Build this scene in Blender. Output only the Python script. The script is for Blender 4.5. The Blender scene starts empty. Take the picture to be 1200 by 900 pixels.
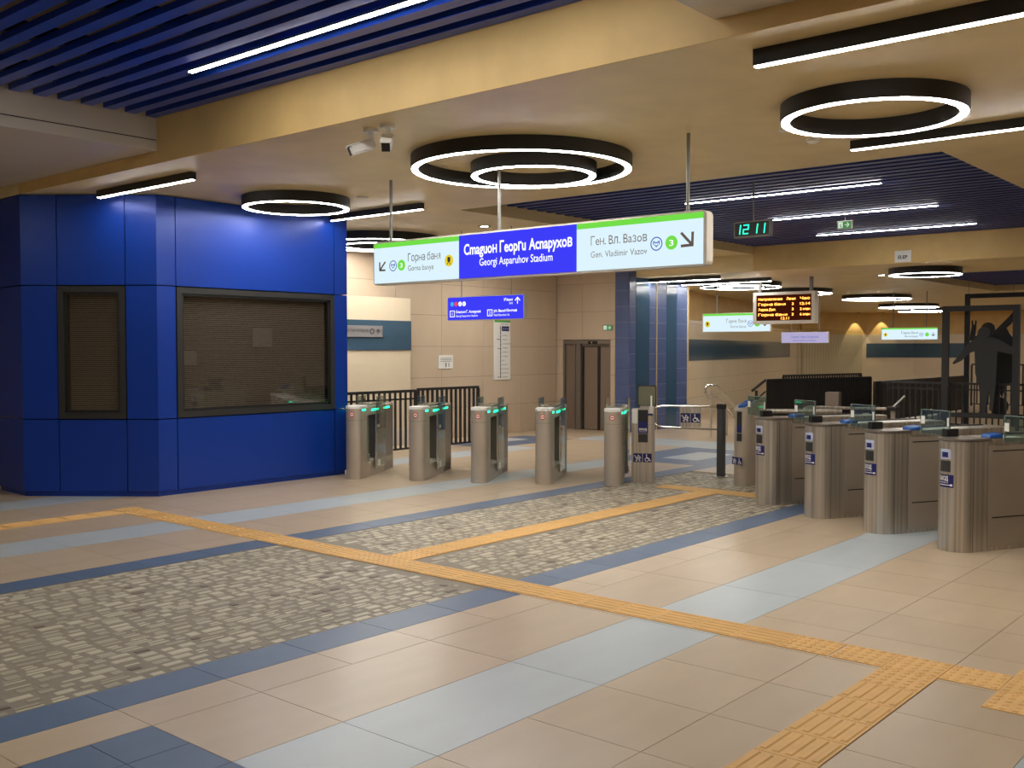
import bpy, bmesh, math, random
from mathutils import Vector, Matrix
random.seed(7)
S = bpy.context.scene
C = S.collection
PI = math.pi
# ------------------------------------------------------------------ camera
cam = bpy.data.cameras.new('camera'); co = bpy.data.objects.new('camera', cam); C.objects.link(co)
co.location = (0, 0, 1.75)
co.rotation_euler = (math.radians(90 - 1.972), 0, math.radians(40.4 - 90))
cam.sensor_width = 36; cam.lens = 36 * 1191 / 1200; cam.clip_end = 200; cam.clip_start = 0.05
S.camera = co
# ------------------------------------------------------------------ world, exposure
w = bpy.data.worlds.new('world'); S.world = w; w.use_nodes = True
w.node_tree.nodes['Background'].inputs[0].default_value = (0.6, 0.62, 0.7, 1)
w.node_tree.nodes['Background'].inputs[1].default_value = 0.3
S.view_settings.view_transform = 'Standard'; S.view_settings.look = 'None'
S.view_settings.exposure = 0.12; S.view_settings.gamma = 1
LAMP = 56.0            # radiance of the lamp diffusers
try:
    S.cycles.use_denoising = True
    S.cycles.max_bounces = 7; S.cycles.diffuse_bounces = 5; S.cycles.glossy_bounces = 4
    S.cycles.transparent_max_bounces = 12; S.cycles.sample_clamp_indirect = 6
    S.cycles.caustics_reflective = False; S.cycles.caustics_refractive = False
except Exception: pass

# ------------------------------------------------------------------ materials
def lin(c):
    return tuple(((x/255)/12.92 if x/255 <= .04045 else ((x/255+.055)/1.055)**2.4) for x in c) + (1,)
def mat(name, rgb, rough=.5, metal=0, spec=.5, noise=0, nscale=3, var=0, emit=None, es=0, bump=0, bscale=40, stretch=None, coat=0):
    m = bpy.data.materials.new(name); m.use_nodes = True
    nt = m.node_tree; b = nt.nodes['Principled BSDF']
    c = lin(rgb)
    b.inputs['Base Color'].default_value = c
    b.inputs['Roughness'].default_value = rough; b.inputs['Metallic'].default_value = metal
    b.inputs['Specular IOR Level'].default_value = spec
    if coat: b.inputs['Coat Weight'].default_value = coat; b.inputs['Coat Roughness'].default_value = .12
    if emit: b.inputs['Emission Color'].default_value = lin(emit); b.inputs['Emission Strength'].default_value = es
    col = None
    if noise or var:
        tc = nt.nodes.new('ShaderNodeTexCoord')
        n = nt.nodes.new('ShaderNodeTexNoise'); n.inputs['Scale'].default_value = nscale; n.inputs['Detail'].default_value = 5
        geo = nt.nodes.new('ShaderNodeNewGeometry')
        if stretch:
            mp = nt.nodes.new('ShaderNodeMapping'); mp.inputs['Scale'].default_value = stretch
            nt.links.new(geo.outputs['Position'], mp.inputs['Vector']); nt.links.new(mp.outputs[0], n.inputs['Vector'])
        else: nt.links.new(geo.outputs['Position'], n.inputs['Vector'])
        mr = nt.nodes.new('ShaderNodeMapRange'); mr.inputs['From Min'].default_value = .3; mr.inputs['From Max'].default_value = .7
        mr.inputs['To Min'].default_value = 1-noise; mr.inputs['To Max'].default_value = 1+noise
        nt.links.new(n.outputs['Fac'], mr.inputs['Value'])
        oi = nt.nodes.new('ShaderNodeObjectInfo')
        mr2 = nt.nodes.new('ShaderNodeMapRange'); mr2.inputs['To Min'].default_value = 1-var; mr2.inputs['To Max'].default_value = 1+var
        nt.links.new(oi.outputs['Random'], mr2.inputs['Value'])
        mu = nt.nodes.new('ShaderNodeMath'); mu.operation = 'MULTIPLY'
        nt.links.new(mr.outputs[0], mu.inputs[0]); nt.links.new(mr2.outputs[0], mu.inputs[1])
        vm = nt.nodes.new('ShaderNodeVectorMath'); vm.operation = 'SCALE'; vm.inputs[0].default_value = c[:3]
        nt.links.new(mu.outputs[0], vm.inputs['Scale']); nt.links.new(vm.outputs[0], b.inputs['Base Color'])
    if bump:
        n2 = nt.nodes.new('ShaderNodeTexNoise'); n2.inputs['Scale'].default_value = bscale
        g2 = nt.nodes.new('ShaderNodeNewGeometry'); nt.links.new(g2.outputs['Position'], n2.inputs['Vector'])
        bp = nt.nodes.new('ShaderNodeBump'); bp.inputs['Strength'].default_value = bump; bp.inputs['Distance'].default_value = .01
        nt.links.new(n2.outputs['Fac'], bp.inputs['Height']); nt.links.new(bp.outputs[0], b.inputs['Normal'])
    return m
def glow(name, rgb, s):
    m = bpy.data.materials.new(name); m.use_nodes = True; nt = m.node_tree; nt.nodes.clear()
    e = nt.nodes.new('ShaderNodeEmission'); e.inputs[0].default_value = lin(rgb); e.inputs[1].default_value = s
    o = nt.nodes.new('ShaderNodeOutputMaterial'); nt.links.new(e.outputs[0], o.inputs[0]); return m
def glassmat(name, tint=(235, 245, 240), refl=1.0, haze=0.0, ior=1.5):
    m = bpy.data.materials.new(name); m.use_nodes = True; nt = m.node_tree; nt.nodes.clear()
    t = nt.nodes.new('ShaderNodeBsdfTransparent'); t.inputs[0].default_value = lin(tint)
    g = nt.nodes.new('ShaderNodeBsdfGlossy'); g.inputs['Roughness'].default_value = .03
    g.inputs[0].default_value = (refl, refl, refl, 1)
    f = nt.nodes.new('ShaderNodeFresnel')
    ge = nt.nodes.new('ShaderNodeNewGeometry'); ma = nt.nodes.new('ShaderNodeMath'); ma.operation = 'MULTIPLY_ADD'
    nt.links.new(ge.outputs['Backfacing'], ma.inputs[0]); ma.inputs[1].default_value = 1/ior-ior; ma.inputs[2].default_value = ior
    nt.links.new(ma.outputs[0], f.inputs[0])
    mx = nt.nodes.new('ShaderNodeMixShader'); nt.links.new(f.outputs[0], mx.inputs[0])
    nt.links.new(t.outputs[0], mx.inputs[1]); nt.links.new(g.outputs[0], mx.inputs[2])
    last = mx
    if haze:
        d = nt.nodes.new('ShaderNodeBsdfDiffuse'); d.inputs[0].default_value = lin((150, 165, 160))
        m2 = nt.nodes.new('ShaderNodeMixShader'); m2.inputs[0].default_value = haze
        nt.links.new(mx.outputs[0], m2.inputs[1]); nt.links.new(d.outputs[0], m2.inputs[2]); last = m2
    o = nt.nodes.new('ShaderNodeOutputMaterial'); nt.links.new(last.outputs[0], o.inputs[0]); return m
M = dict(
    plaster=mat('plaster', (222, 200, 150), .42, spec=.35, noise=.07, nscale=2.2, stretch=(1, 1, 3), bump=.12, bscale=9),
    plaster_gold=mat('plaster_gold', (212, 178, 116), .5, spec=.3, noise=.08, nscale=2.5, bump=.1, bscale=9),
    greypanel=mat('greypanel', (204, 196, 184), .35, spec=.5, noise=.02),
    deck=mat('deck', (140, 118, 92), .9, noise=.15, nscale=2),
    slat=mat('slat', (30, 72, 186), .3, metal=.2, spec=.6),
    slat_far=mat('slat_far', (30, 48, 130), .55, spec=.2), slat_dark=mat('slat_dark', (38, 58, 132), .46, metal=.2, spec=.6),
    black=mat('black', (24, 23, 23), .45),
    blackfence=mat('blackfence', (30, 29, 29), .4),
    grout=mat('grout', (142, 124, 104), .8),
    tile=mat('tile', (184, 164, 138), .3, spec=.45, noise=.05, nscale=1.6, stretch=(1, 3.5, 1), var=.035),
    tile_white=mat('tile_white', (176, 184, 188), .3, spec=.45, noise=.04, nscale=1.5, stretch=(1, 3, 1), var=.02),
    tile_blue=mat('tile_blue', (84, 102, 128), .38, spec=.4, noise=.05, nscale=6, var=.05),
    tactile=mat('tactile', (212, 166, 98), .55, noise=.06, nscale=9, var=.05),
    mosaic_base=mat('mosaic_base', (128, 118, 102), .6, noise=.08, nscale=12),
    stone_light=mat('stone_light', (180, 170, 148), .45, noise=.07, nscale=14, var=.1),
    stone_mid=mat('stone_mid', (154, 144, 124), .5, noise=.07, nscale=14, var=.1),
    stone_dark=mat('stone_dark', (98, 78, 66), .5, noise=.1, nscale=14, var=.12),
    walltile=mat('walltile', (190, 170, 146), .42, spec=.4, noise=.05, nscale=2, stretch=(1, 1, .4), var=.025),
    walltile_lt=mat('walltile_lt', (216, 200, 172), .2, spec=.5, noise=.02, var=.015),
    wallgrout=mat('wallgrout', (116, 100, 84), .8),
    wallplain=mat('wallplain', (190, 165, 125), .6, noise=.05),
    slate=mat('slate', (62, 86, 104), .12, spec=.6, noise=.05),
    bluetile=mat('bluetile', (78, 92, 132), .25, noise=.08, nscale=2, var=.08),
    bluetile_grout=mat('bluetile_grout', (135, 140, 165), .6),
    stripglass=mat('stripglass', (56, 84, 108), .12, spec=.6),
    booth=mat('booth', (7, 56, 156), .33, metal=.15, spec=.5, noise=.02, nscale=1.5),
    boothcore=mat('boothcore', (16, 26, 62), .7),
    frame=mat('frame', (44, 44, 44), .4),
    blind=mat('blind', (222, 214, 202), .45),
    dark=mat('dark', (28, 27, 27), .8),
    steel=mat('steel', (192, 184, 172), .33, metal=.8, noise=.3, nscale=1.2, stretch=(26, 26, .15)),
    steel2=mat('steel2', (190, 178, 162), .45, metal=.65, noise=.05, nscale=3),
    steeldark=mat('steeldark', (132, 122, 112), .4, metal=.6, noise=.04),
    chrome=mat('chrome', (205, 200, 195), .18, metal=1),
    doorsteel=mat('doorsteel', (132, 114, 98), .45, metal=.25, noise=.05, nscale=5, stretch=(20, 20, .5)),
    white=mat('white', (232, 230, 224), .5),
    offwhite=mat('offwhite', (222, 220, 214), .5),
    grey=mat('grey', (128, 126, 122), .5, metal=.3),
    postgrey=mat('postgrey', (78, 78, 80), .45, metal=.3),
    pad=mat('pad', (30, 84, 160), .35),
    navy=mat('navy', (22, 24, 92), .4),
    red=mat('red', (200, 40, 40), .4),
    ink=mat('ink', (50, 48, 52), .5),
    inkgrey=mat('inkgrey', (128, 124, 124), .5),
    green=mat('green', (70, 150, 60), .5),
    shadow=mat('shadow', (44, 46, 48), .6),  # dark grey metal of the front footballer frame
    metalblack=mat('metalblack', (22, 22, 24), .6),  # near black metal of the rear footballer frame
    clear=glassmat('clear'), gglass=glassmat('gglass', (214, 226, 220), 1.0, .05), finglass=glassmat('finglass', (246, 249, 246), .6),
    bglass=glassmat('bglass', (205, 202, 198), 1.0, ior=1.9),
    lamp=glow('lamp', (252, 249, 243), LAMP),
    signwhite=glow('signwhite', (214, 236, 246), 1.0), signblue=glow('signblue', (58, 58, 235), 1.05),
    signgreen=glow('signgreen', (112, 214, 70), 1.0), signtext=glow('signtext', (248, 248, 255), 1.2),
    ringblue=glow('ringblue', (70, 100, 190), .8), signink=mat('signink', (120, 108, 104), .7),
    signyellow=glow('signyellow', (232, 210, 50), .9),
    led=glow('led', (40, 255, 180), 3.0), clockled=glow('clockled', (40, 255, 190), 2.0),
    amber=glow('amber', (255, 160, 70), 4.5), amberdim=glow('amberdim', (74, 26, 12), .6),
    exitgreen=glow('exitgreen', (90, 150, 90), .7), exitwhite=glow('exitwhite', (225, 240, 225), .8),
    lilac=glow('lilac', (190, 180, 220), .8),
)
# ------------------------------------------------------------------ mesh helpers
class MB:
    def __init__(s): s.v = []; s.f = []
    def add(s, vs, fs):
        o = len(s.v); s.v += [tuple(v) for v in vs]; s.f += [tuple(i+o for i in f) for f in fs]; return s
    def box(s, x0, x1, y0, y1, z0, z1):
        if x0 > x1: x0, x1 = x1, x0
        if y0 > y1: y0, y1 = y1, y0
        if z0 > z1: z0, z1 = z1, z0
        return s.add([(x0,y0,z0),(x1,y0,z0),(x1,y1,z0),(x0,y1,z0),(x0,y0,z1),(x1,y0,z1),(x1,y1,z1),(x0,y1,z1)],
                     [(0,3,2,1),(4,5,6,7),(0,1,5,4),(1,2,6,5),(2,3,7,6),(3,0,4,7)])
    def prism(s, poly, z0, z1):            # poly ccw in xy
        n = len(poly); a = sum(poly[i][0]*poly[(i+1)%n][1]-poly[(i+1)%n][0]*poly[i][1] for i in range(n))
        if a < 0: poly = poly[::-1]
        vs = [(x,y,z0) for x,y in poly]+[(x,y,z1) for x,y in poly]
        return s.add(vs, [tuple(range(n))[::-1], tuple(range(n,2*n))]+[(i,(i+1)%n,(i+1)%n+n,i+n) for i in range(n)])
    def slab(s, Mx, poly, t=.002):         # polygon in a face's own x,y, raised t along its normal
        n = len(poly); a = sum(poly[i][0]*poly[(i+1)%n][1]-poly[(i+1)%n][0]*poly[i][1] for i in range(n))
        if a < 0: poly = poly[::-1]
        vs = [Mx @ Vector((x,y,0)) for x,y in poly]+[Mx @ Vector((x,y,t)) for x,y in poly]
        return s.add(vs, [tuple(range(n))[::-1], tuple(range(n,2*n))]+[(i,(i+1)%n,(i+1)%n+n,i+n) for i in range(n)])
    def tube(s, pts, r, n=8, cap=True):
        pts = [Vector(p) for p in pts]; rings = []
        for i, p in enumerate(pts):
            d = (pts[min(i+1,len(pts)-1)]-pts[max(i-1,0)]).normalized()
            u = d.cross(Vector((0,0,1)));
            if u.length < .05: u = d.cross(Vector((1,0,0)))
            u.normalize(); v = d.cross(u)
            rings.append([p+u*r*math.cos(2*PI*k/n)+v*r*math.sin(2*PI*k/n) for k in range(n)])
        vs = [q for R in rings for q in R]; fs = []
        for i in range(len(pts)-1):
            for k in range(n): fs.append((i*n+k, (i+1)*n+k, (i+1)*n+(k+1)%n, i*n+(k+1)%n))
        if cap: fs += [tuple(range(n)), tuple(range((len(pts)-1)*n, len(pts)*n))[::-1]]
        return s.add(vs, fs)
    def cyl(s, x, y, z0, z1, r, n=20, r2=None):
        r2 = r if r2 is None else r2
        vs = [(x+r*math.cos(2*PI*k/n), y+r*math.sin(2*PI*k/n), z0) for k in range(n)]+[(x+r2*math.cos(2*PI*k/n), y+r2*math.sin(2*PI*k/n), z1) for k in range(n)]
        return s.add(vs, [tuple(range(n))[::-1], tuple(range(n,2*n))]+[(i,(i+1)%n,(i+1)%n+n,i+n) for i in range(n)])
    def ring(s, x, y, z0, z1, ro, ri, n=72):
        vs = []
        for z, r in ((z0,ro),(z1,ro),(z1,ri),(z0,ri)):
            vs += [(x+r*math.cos(2*PI*k/n), y+r*math.sin(2*PI*k/n), z) for k in range(n)]
        fs = []
        for a in range(4):
            b = (a+1)%4
            for k in range(n): fs.append((a*n+k, a*n+(k+1)%n, b*n+(k+1)%n, b*n+k))
        return s.add(vs, fs)
    def mesh(s, name, smooth=False, bevel=0):
        me = bpy.data.meshes.new(name); me.from_pydata(s.v, [], s.f)
        bm = bmesh.new(); bm.from_mesh(me)
        bmesh.ops.recalc_face_normals(bm, faces=bm.faces)
        if bevel: bmesh.ops.bevel(bm, geom=[e for e in bm.edges if e.calc_face_angle(0) > .6], offset=bevel, segments=2, affect='EDGES')
        bm.to_mesh(me); bm.free()
        if smooth:
            me.polygons.foreach_set('use_smooth', [True]*len(me.polygons))
            try: me.set_sharp_from_angle(angle=.6)
            except Exception: pass
        return me
def link(name, me, m, parent=None, label=None, kind=None):
    if m is not None and not me.materials: me.materials.append(m)
    o = bpy.data.objects.new(name, me); C.objects.link(o)
    if parent is not None: o.parent = parent
    if label: o['label'] = label
    if kind: o['kind'] = kind
    return o
def obj(name, mb, m, parent=None, label=None, kind=None, smooth=False, bevel=0):
    return link(name, mb.mesh(name, smooth, bevel), m, parent, label, kind)
def struct(name, mb, m, parent=None, **k):
    return obj(name, mb, m, parent, kind=None if parent else 'structure', **k)
def thing(name, label, cat, loc=(0,0,0), rz=0, group=None):
    o = bpy.data.objects.new(name, None); C.objects.link(o); o.empty_display_size = .1
    o.location = loc; o.rotation_euler = (0,0,rz); o['label'] = label; o['category'] = cat
    if group: o['group'] = group
    return o
def tag(o, label, cat, group=None):
    o['label'] = label; o['category'] = cat
    if group: o['group'] = group
    return o
def dup(root, loc, rz=None, label=None):
    r = root.copy(); C.objects.link(r); r.location = loc
    if rz is not None: r.rotation_euler = (0,0,rz)
    if label: r['label'] = label
    for ch in list(root.children):
        c = ch.copy(); C.objects.link(c); c.parent = r
        for g in ch.children:
            d = g.copy(); C.objects.link(d); d.parent = c
    return r
def FM(o, xd, yd):
    xd = Vector(xd).normalized(); yd = Vector(yd).normalized(); z = xd.cross(yd)
    return Matrix(((xd.x,yd.x,z.x,o[0]),(xd.y,yd.y,z.y,o[1]),(xd.z,yd.z,z.z,o[2]),(0,0,0,1)))
_tc = {}
def _tm(s, size, bold):
    cu = bpy.data.curves.new('t', 'FONT'); cu.body = s; cu.size = size; cu.offset = bold; cu.resolution_u = 3
    o = bpy.data.objects.new('t', cu); me = bpy.data.meshes.new_from_object(o)
    bpy.data.objects.remove(o); bpy.data.curves.remove(cu)
    vs = [v.co.copy() for v in me.vertices]; fs = [tuple(p.vertices) for p in me.polygons]
    bpy.data.meshes.remove(me); return vs, fs
SUB = {'\u043d': ('H', .76, 1), '\u041d': ('H', 1, 1), '\u044f': ('R', .76, -1)}   # letters whose outline the built-in font fills badly
def text_me(s, size, bold=0):
    parts = []; cur = ''
    for ch in s:
        if ch in SUB or ch == ' ':
            if cur: parts.append(cur)
            parts.append(ch); cur = ''
        else: cur += ch
    if cur: parts.append(cur)
    V = []; F_ = []; x = 0
    for p in parts:
        if p == ' ': x += size*.26; continue
        st, k, mir = SUB.get(p, (p, 1, 1)); vs, fs = _tm(st, size*k, bold)
        a = min(v.x for v in vs); b = max(v.x for v in vs); n = len(V)
        V += [((x+(v.x-a)) if mir > 0 else (x+(b-v.x)), v.y, 0) for v in vs]
        F_ += [tuple(i+n for i in (f if mir > 0 else f[::-1])) for f in fs]
        x += (b-a)+size*.075
    me = bpy.data.meshes.new('lettering'); me.from_pydata(V, [], F_); return me
def text(Mx, s, x, y, size, m, parent, bold=0, fit=None, name='lettering', align='L', z=.003, wrap=None):
    me = text_me(s, size, bold*size)
    xs = [v.co.x for v in me.vertices]; x0, x1 = min(xs), max(xs); k = (fit/(x1-x0)) if fit else 1
    W = (x1-x0)*k; ox = x - (W/2 if align == 'C' else W if align == 'R' else 0)
    for v in me.vertices:
        p = Vector(((v.co.x-x0)*k+ox, v.co.y+y, z))
        v.co = wrap(p) if wrap else Mx @ p
    return link(name, me, m, parent)
def rect(x0, x1, y0, y1): return [(x0,y0),(x1,y0),(x1,y1),(x0,y1)]
def circ(x, y, r, n=24, ry=None): return [(x+r*math.cos(2*PI*k/n), y+(ry or r)*math.sin(2*PI*k/n)) for k in range(n)]
def rrect(x0, x1, y0, y1, r, n=5):
    p = []
    for cx, cy, a in ((x1-r,y0+r,-PI/2),(x1-r,y1-r,0),(x0+r,y1-r,PI/2),(x0+r,y0+r,PI)):
        for k in range(n+1): p.append((cx+r*math.cos(a+PI/2*k/n), cy+r*math.sin(a+PI/2*k/n)))
    return p
def annulus(mb, Mx, x, y, ro, ri, t=.002, n=24):
    vs = []
    for z, r in ((0,ro),(t,ro),(t,ri),(0,ri)): vs += [Mx @ Vector((x+r*math.cos(2*PI*k/n), y+r*math.sin(2*PI*k/n), z)) for k in range(n)]
    mb.add(vs, [(a*n+k, a*n+(k+1)%n, ((a+1)%4)*n+(k+1)%n, ((a+1)%4)*n+k) for a in range(4) for k in range(n)])
def stroke(mb, Mx, pts, w, t=.002):
    for (x0,y0),(x1,y1) in zip(pts[:-1], pts[1:]):
        t += .00037
        d = Vector((x1-x0,y1-y0)).normalized()*w/2; nx, ny = -d.y, d.x
        mb.slab(Mx, [(x0-d.x+nx,y0-d.y+ny),(x0-d.x-nx,y0-d.y-ny),(x1+d.x-nx,y1+d.y-ny),(x1+d.x+nx,y1+d.y+ny)], t)

# ------------------------------------------------------------------ helpers for the view (only to rank pieces by size)
CP = Vector((0,0,1.75)); ya = math.radians(40.4)
def inview(x, y):
    d = x*math.cos(ya)+y*math.sin(ya); l = x*math.sin(ya)-y*math.cos(ya)
    if d < 1: return None
    return d if abs(l/d) < .53 and d > 4.0 else None

# ================================================================== FLOOR
floor = struct('floor', MB().box(-6, 46, -7, 21, -.25, -.006), M['grout'])
X0 = 2.47-.606*14; DX = .606
ROWS = [-6.3,-5.68,-5.06,-4.44,-3.82,-3.2,-2.58,-1.96,-1.34,-.72,-.1,.5,1.12,1.74,2.4,3.04,3.66,4.3,4.62,4.94,7.46,7.78,8.1,8.74,9.36,10.0,10.66,11.28,11.9,12.52,13.14,13.76]+[13.76+.62*k for k in range(1,11)]
def tile_kind(i, y0, y1, x):
    yc = (y0+y1)/2
    if (4.62 < yc < 4.94 or 7.46 < yc < 7.78) and x < 14.4: return 'blue'
    if 4.94 < yc < 7.46 and x < 12.6: return None
    if x < 2.46 and 1.1 < yc < 4.3: return 'blue'
    if 13.2 < x < 15.6 and 7.46 < yc < 9.4: return 'white' if (13.75 < x < 14.95 and 8.1 < yc < 8.74) else 'blue'
    if 13.2 < x < 15.6 and 11.9 < yc < 13.2: return 'white' if (13.75 < x < 14.95 and 12.5 < yc) else 'blue'
    if (.5 < yc < 1.12 or 3.04 < yc < 3.66 or 8.74 < yc < 9.36 or 11.28 < yc < 11.9) and x < 14: return 'white'
    if 15.6 < x < 16.8 and 5 < yc < 12: return 'white'
    return 'beige'
cells = []
for j in range(len(ROWS)-1):
    y0, y1 = ROWS[j], ROWS[j+1]
    if y1-y0 > 1:        # mosaic band: plain tiles only past its far end
        ys = [y0+k*(y1-y0)/4 for k in range(5)]
    else: ys = [y0, y1]
    for a in range(len(ys)-1):
        ya0, ya1 = ys[a], ys[a+1]; i = 0
        while i < 84:
            x = X0+i*DX; n = 1
            k = tile_kind(i, ya0, ya1, x+.3)
            if k in ('white',) or (3.6 < ya0 < 4.2): n = 2 if (i % 2 == 1 and tile_kind(i+1, ya0, ya1, x+.9) == k) else 1
            if k == 'blue' and x < 2.2 and 1.1 < ya0 < 4.2:
                ym = (ya0+ya1)/2
                cells += [(k, x, x+DX/2, ya0, ym), (k, x+DX/2, x+DX, ya0, ym), (k, x, x+DX/2, ym, ya1), (k, x+DX/2, x+DX, ym, ya1)]
            elif k: cells.append((k, x, x+n*DX, ya0, ya1))
            i += n
        # phase of the long tiles follows the joints at x = 3.1, 4.3, 5.5
g = .002
def placetiles(kind, name, m, lim=300):
    L = [c for c in cells if c[0] == kind]
    def key(c):
        d = inview((c[1]+c[2])/2, (c[3]+c[4])/2)
        return d if d else 900+abs(c[1])
    L.sort(key=key); meshes = {}; rest = MB()
    for n, (k, x0, x1, y0, y1) in enumerate(L):
        if n < lim and inview((x0+x1)/2, (y0+y1)/2) is not None:
            q = (round(x1-x0,3), round(y1-y0,3))
            if q not in meshes:
                me = MB().box(-q[0]/2+g, q[0]/2-g, -q[1]/2+g, q[1]/2-g, -.006, 0).mesh(name); me.materials.append(m); meshes[q] = me
            o = bpy.data.objects.new(name, meshes[q]); C.objects.link(o); o.parent = floor; o.location = ((x0+x1)/2, (y0+y1)/2, 0)
        else: rest.box(x0+g, x1-g, y0+g, y1-g, -.006, 0)
    if rest.v: obj(name+'_field', rest, m, floor, kind='stuff')
placetiles('beige', 'floor_tile', M['tile']); placetiles('white', 'white_tile', M['tile_white']); placetiles('blue', 'blue_tile', M['tile_blue'])
# ---- tactile paving
def tact_me(kind, q=.3):
    h = q/2-.002; mb = MB().box(-h, h, -h, h, -.004, .004)
    if kind == 'dots':
        for a in range(5):
            for b in range(5):
                x = -q*.4+a*q*.2; y = -q*.4+b*q*.2; r = .016
                mb.add([(x-r,y-r,.004),(x+r,y-r,.004),(x+r,y+r,.004),(x-r,y+r,.004),(x-r*.6,y-r*.6,.009),(x+r*.6,y-r*.6,.009),(x+r*.6,y+r*.6,.009),(x-r*.6,y+r*.6,.009)],
                       [(4,5,6,7),(0,1,5,4),(1,2,6,5),(2,3,7,6),(3,0,4,7)])
    else:
        for a in range(5):
            y = -q*.4+a*q*.2; r = .018; l = q/2-.02
            mb.add([(-l,y-r,.004),(l,y-r,.004),(l,y+r,.004),(-l,y+r,.004),(-l+.01,y-r*.6,.0095),(l-.01,y-r*.6,.0095),(l-.01,y+r*.6,.0095),(-l+.01,y+r*.6,.0095)],
                   [(4,5,6,7),(0,1,5,4),(1,2,6,5),(2,3,7,6),(3,0,4,7)])
    me = mb.mesh('tactile_tile'); me.materials.append(M['tactile']); return me
TD, TB = tact_me('dots'), tact_me('bars')
tacts = []
def tact(me, x, y, r=0):
    if any(abs(x-a) < .1 and abs(y-b) < .1 for a, b in tacts): return
    tacts.append((x, y)); o = bpy.data.objects.new('tactile_tile', me); C.objects.link(o); o.parent = floor
    o.location = (x, y, 0); o.rotation_euler = (0, 0, r)
TX = 5.68
for k in range(3): tact(TD, TX, 1.6+.3*k-.01)
tact(TD, TX-.3, 1.89)
for k in range(30):
    y = 2.5+.3*k
    if y > 10.3: break
    tact(TD if abs(y-6.2) < .35 or y > 9.9 or y < 2.6 else TB, TX, y, PI/2)
tact(TD, TX, 10.25)
for k in range(1, 25): tact(TB, TX-.3*k, 10.25)
for k in range(20):                        # branch to the gates
    x = TX+.3+.3*k
    if x > 11.0: break
    tact(TD if k < 1 or x > 10.7 else TB, x, 6.2)
for k in range(-2, 3): tact(TD, 11.1, 6.2+.3*k)
for k in range(14):                        # strip running to the lower edge
    tact(TB, TX-.6-.3*k, 1.89)
for k in range(3): tact(TD, TX+.3-.3*k+.0, 1.29)
for k in range(14): tact(TB, TX+.6+.3*k, 1.29)
# ---- mosaic
struct('mosaic_bed', MB().box(X0, 12.65, 4.94, 7.46, -.02, -.003), M['mosaic_base'], floor)
stones = []
y = 4.955
while y < 7.44:
    h = random.choice([.055,.065,.078]); 
    if y+h > 7.45: break
    x = -1.2+random.random()*.2
    while x < 12.55:
        l = random.choice([.07,.09,.11,.13,.15])*random.uniform(.9,1.1); gp = random.uniform(.026,.042)
        r = random.random(); mk = 'stone_dark' if r < .032 else 'stone_mid' if r < .4 else 'stone_light'
        yy = y+random.uniform(-.006,.006)
        if r > .82 or (mk == 'stone_light' and random.random() < .25):
            stones.append((mk, x, x+l, yy, yy+h*.38)); 
            if random.random() < .7: stones.append((random.choice(['stone_light','stone_mid']), x+random.uniform(-.01,.02), x+l*.95, yy+h*.58, yy+h*.98))
        elif r < .1: stones.append((mk, x, x+l*.6, yy, yy+h*.7))
        else: stones.append((mk, x, x+l, yy, yy+h*random.uniform(.75,1)))
        x += l+gp
    y += h+random.uniform(.018,.028)
def off_tact(s):
    cx, cy = (s[1]+s[2])/2, (s[3]+s[4])/2
    return not (abs(cx-TX) < .24 or (cx > TX and abs(cy-6.2) < .19 and cx < 11.3) or (abs(cx-11.1) < .2 and abs(cy-6.2) < .8))
stones = [s for s in stones if off_tact(s)]
stones.sort(key=lambda s: inview(s[1], s[3]) or 900)
um = {}
for k in ('stone_light','stone_mid','stone_dark'):
    a = .5; b = .46
    um[k] = MB().add([(-a,-a,0),(a,-a,0),(a,a,0),(-a,a,0),(-b,-b,1),(b,-b,1),(b,b,1),(-b,b,1)], [(4,5,6,7),(0,1,5,4),(1,2,6,5),(2,3,7,6),(3,0,4,7)]).mesh('mosaic_stone')
    um[k].materials.append(M[k])
far = {k: MB() for k in um}
for n, (k, x0, x1, y0, y1) in enumerate(stones):
    if n < 300:
        o = bpy.data.objects.new('mosaic_stone', um[k]); C.objects.link(o); o.parent = floor
        o.location = ((x0+x1)/2, (y0+y1)/2, -.003); o.scale = (x1-x0, y1-y0, .0035)
    else: far[k].add([(x0,y0,-.003),(x1,y0,-.003),(x1,y1,-.003),(x0,y1,-.003),(x0+.003,y0+.003,.0005),(x1-.003,y0+.003,.0005),(x1-.003,y1-.003,.0005),(x0+.003,y1-.003,.0005)],
                     [(4,5,6,7),(0,1,5,4),(1,2,6,5),(2,3,7,6),(3,0,4,7)])
for k in far: obj('mosaic_stone_field', far[k], M[k], floor, kind='stuff')

# ================================================================== CEILING
XF = 5.4; Z1 = 3.57; ZG = 3.69; ZS = 4.01; Z2 = 3.25; XR = 18.0; YA, YB = 3.02, 9.16
ceiling = struct('ceiling', MB().box(-6, 46, -7, 21, 4.55, 4.75), M['deck'])
cl = MB().box(XF, 9.75, -7, 13.9, Z1, 4.5)          # plaster soffit beside the near recess
cl.box(9.75, XR, 9.2, 13.9, Z1, 4.5).box(9.75, XR, -7, 3.1, Z1, 4.5)
low = obj('soffit', cl, M['plaster'], ceiling)
obj('fascia_panel', MB().box(XF-.012, XF, YA, 12.2, Z1, 4.5).box(XF-.012, XF, -7, YA, Z1, 4.5), M['plaster_gold'], ceiling, label='golden plaster face of the beam')
gp_ = MB().box(-6, XF-.012, YB, 20, ZG, 4.5).box(-6, XF-.012, -7, YA, ZG, 4.5)
gpo = obj('grey_soffit', gp_, M['greypanel'], ceiling, label='pale grey metal ceiling panels')
obj('shadow_gap', MB().box(-6, XF-.02, YB-.004, YB+.001, ZG+.1, ZG+.108), M['dark'], ceiling)
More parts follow.
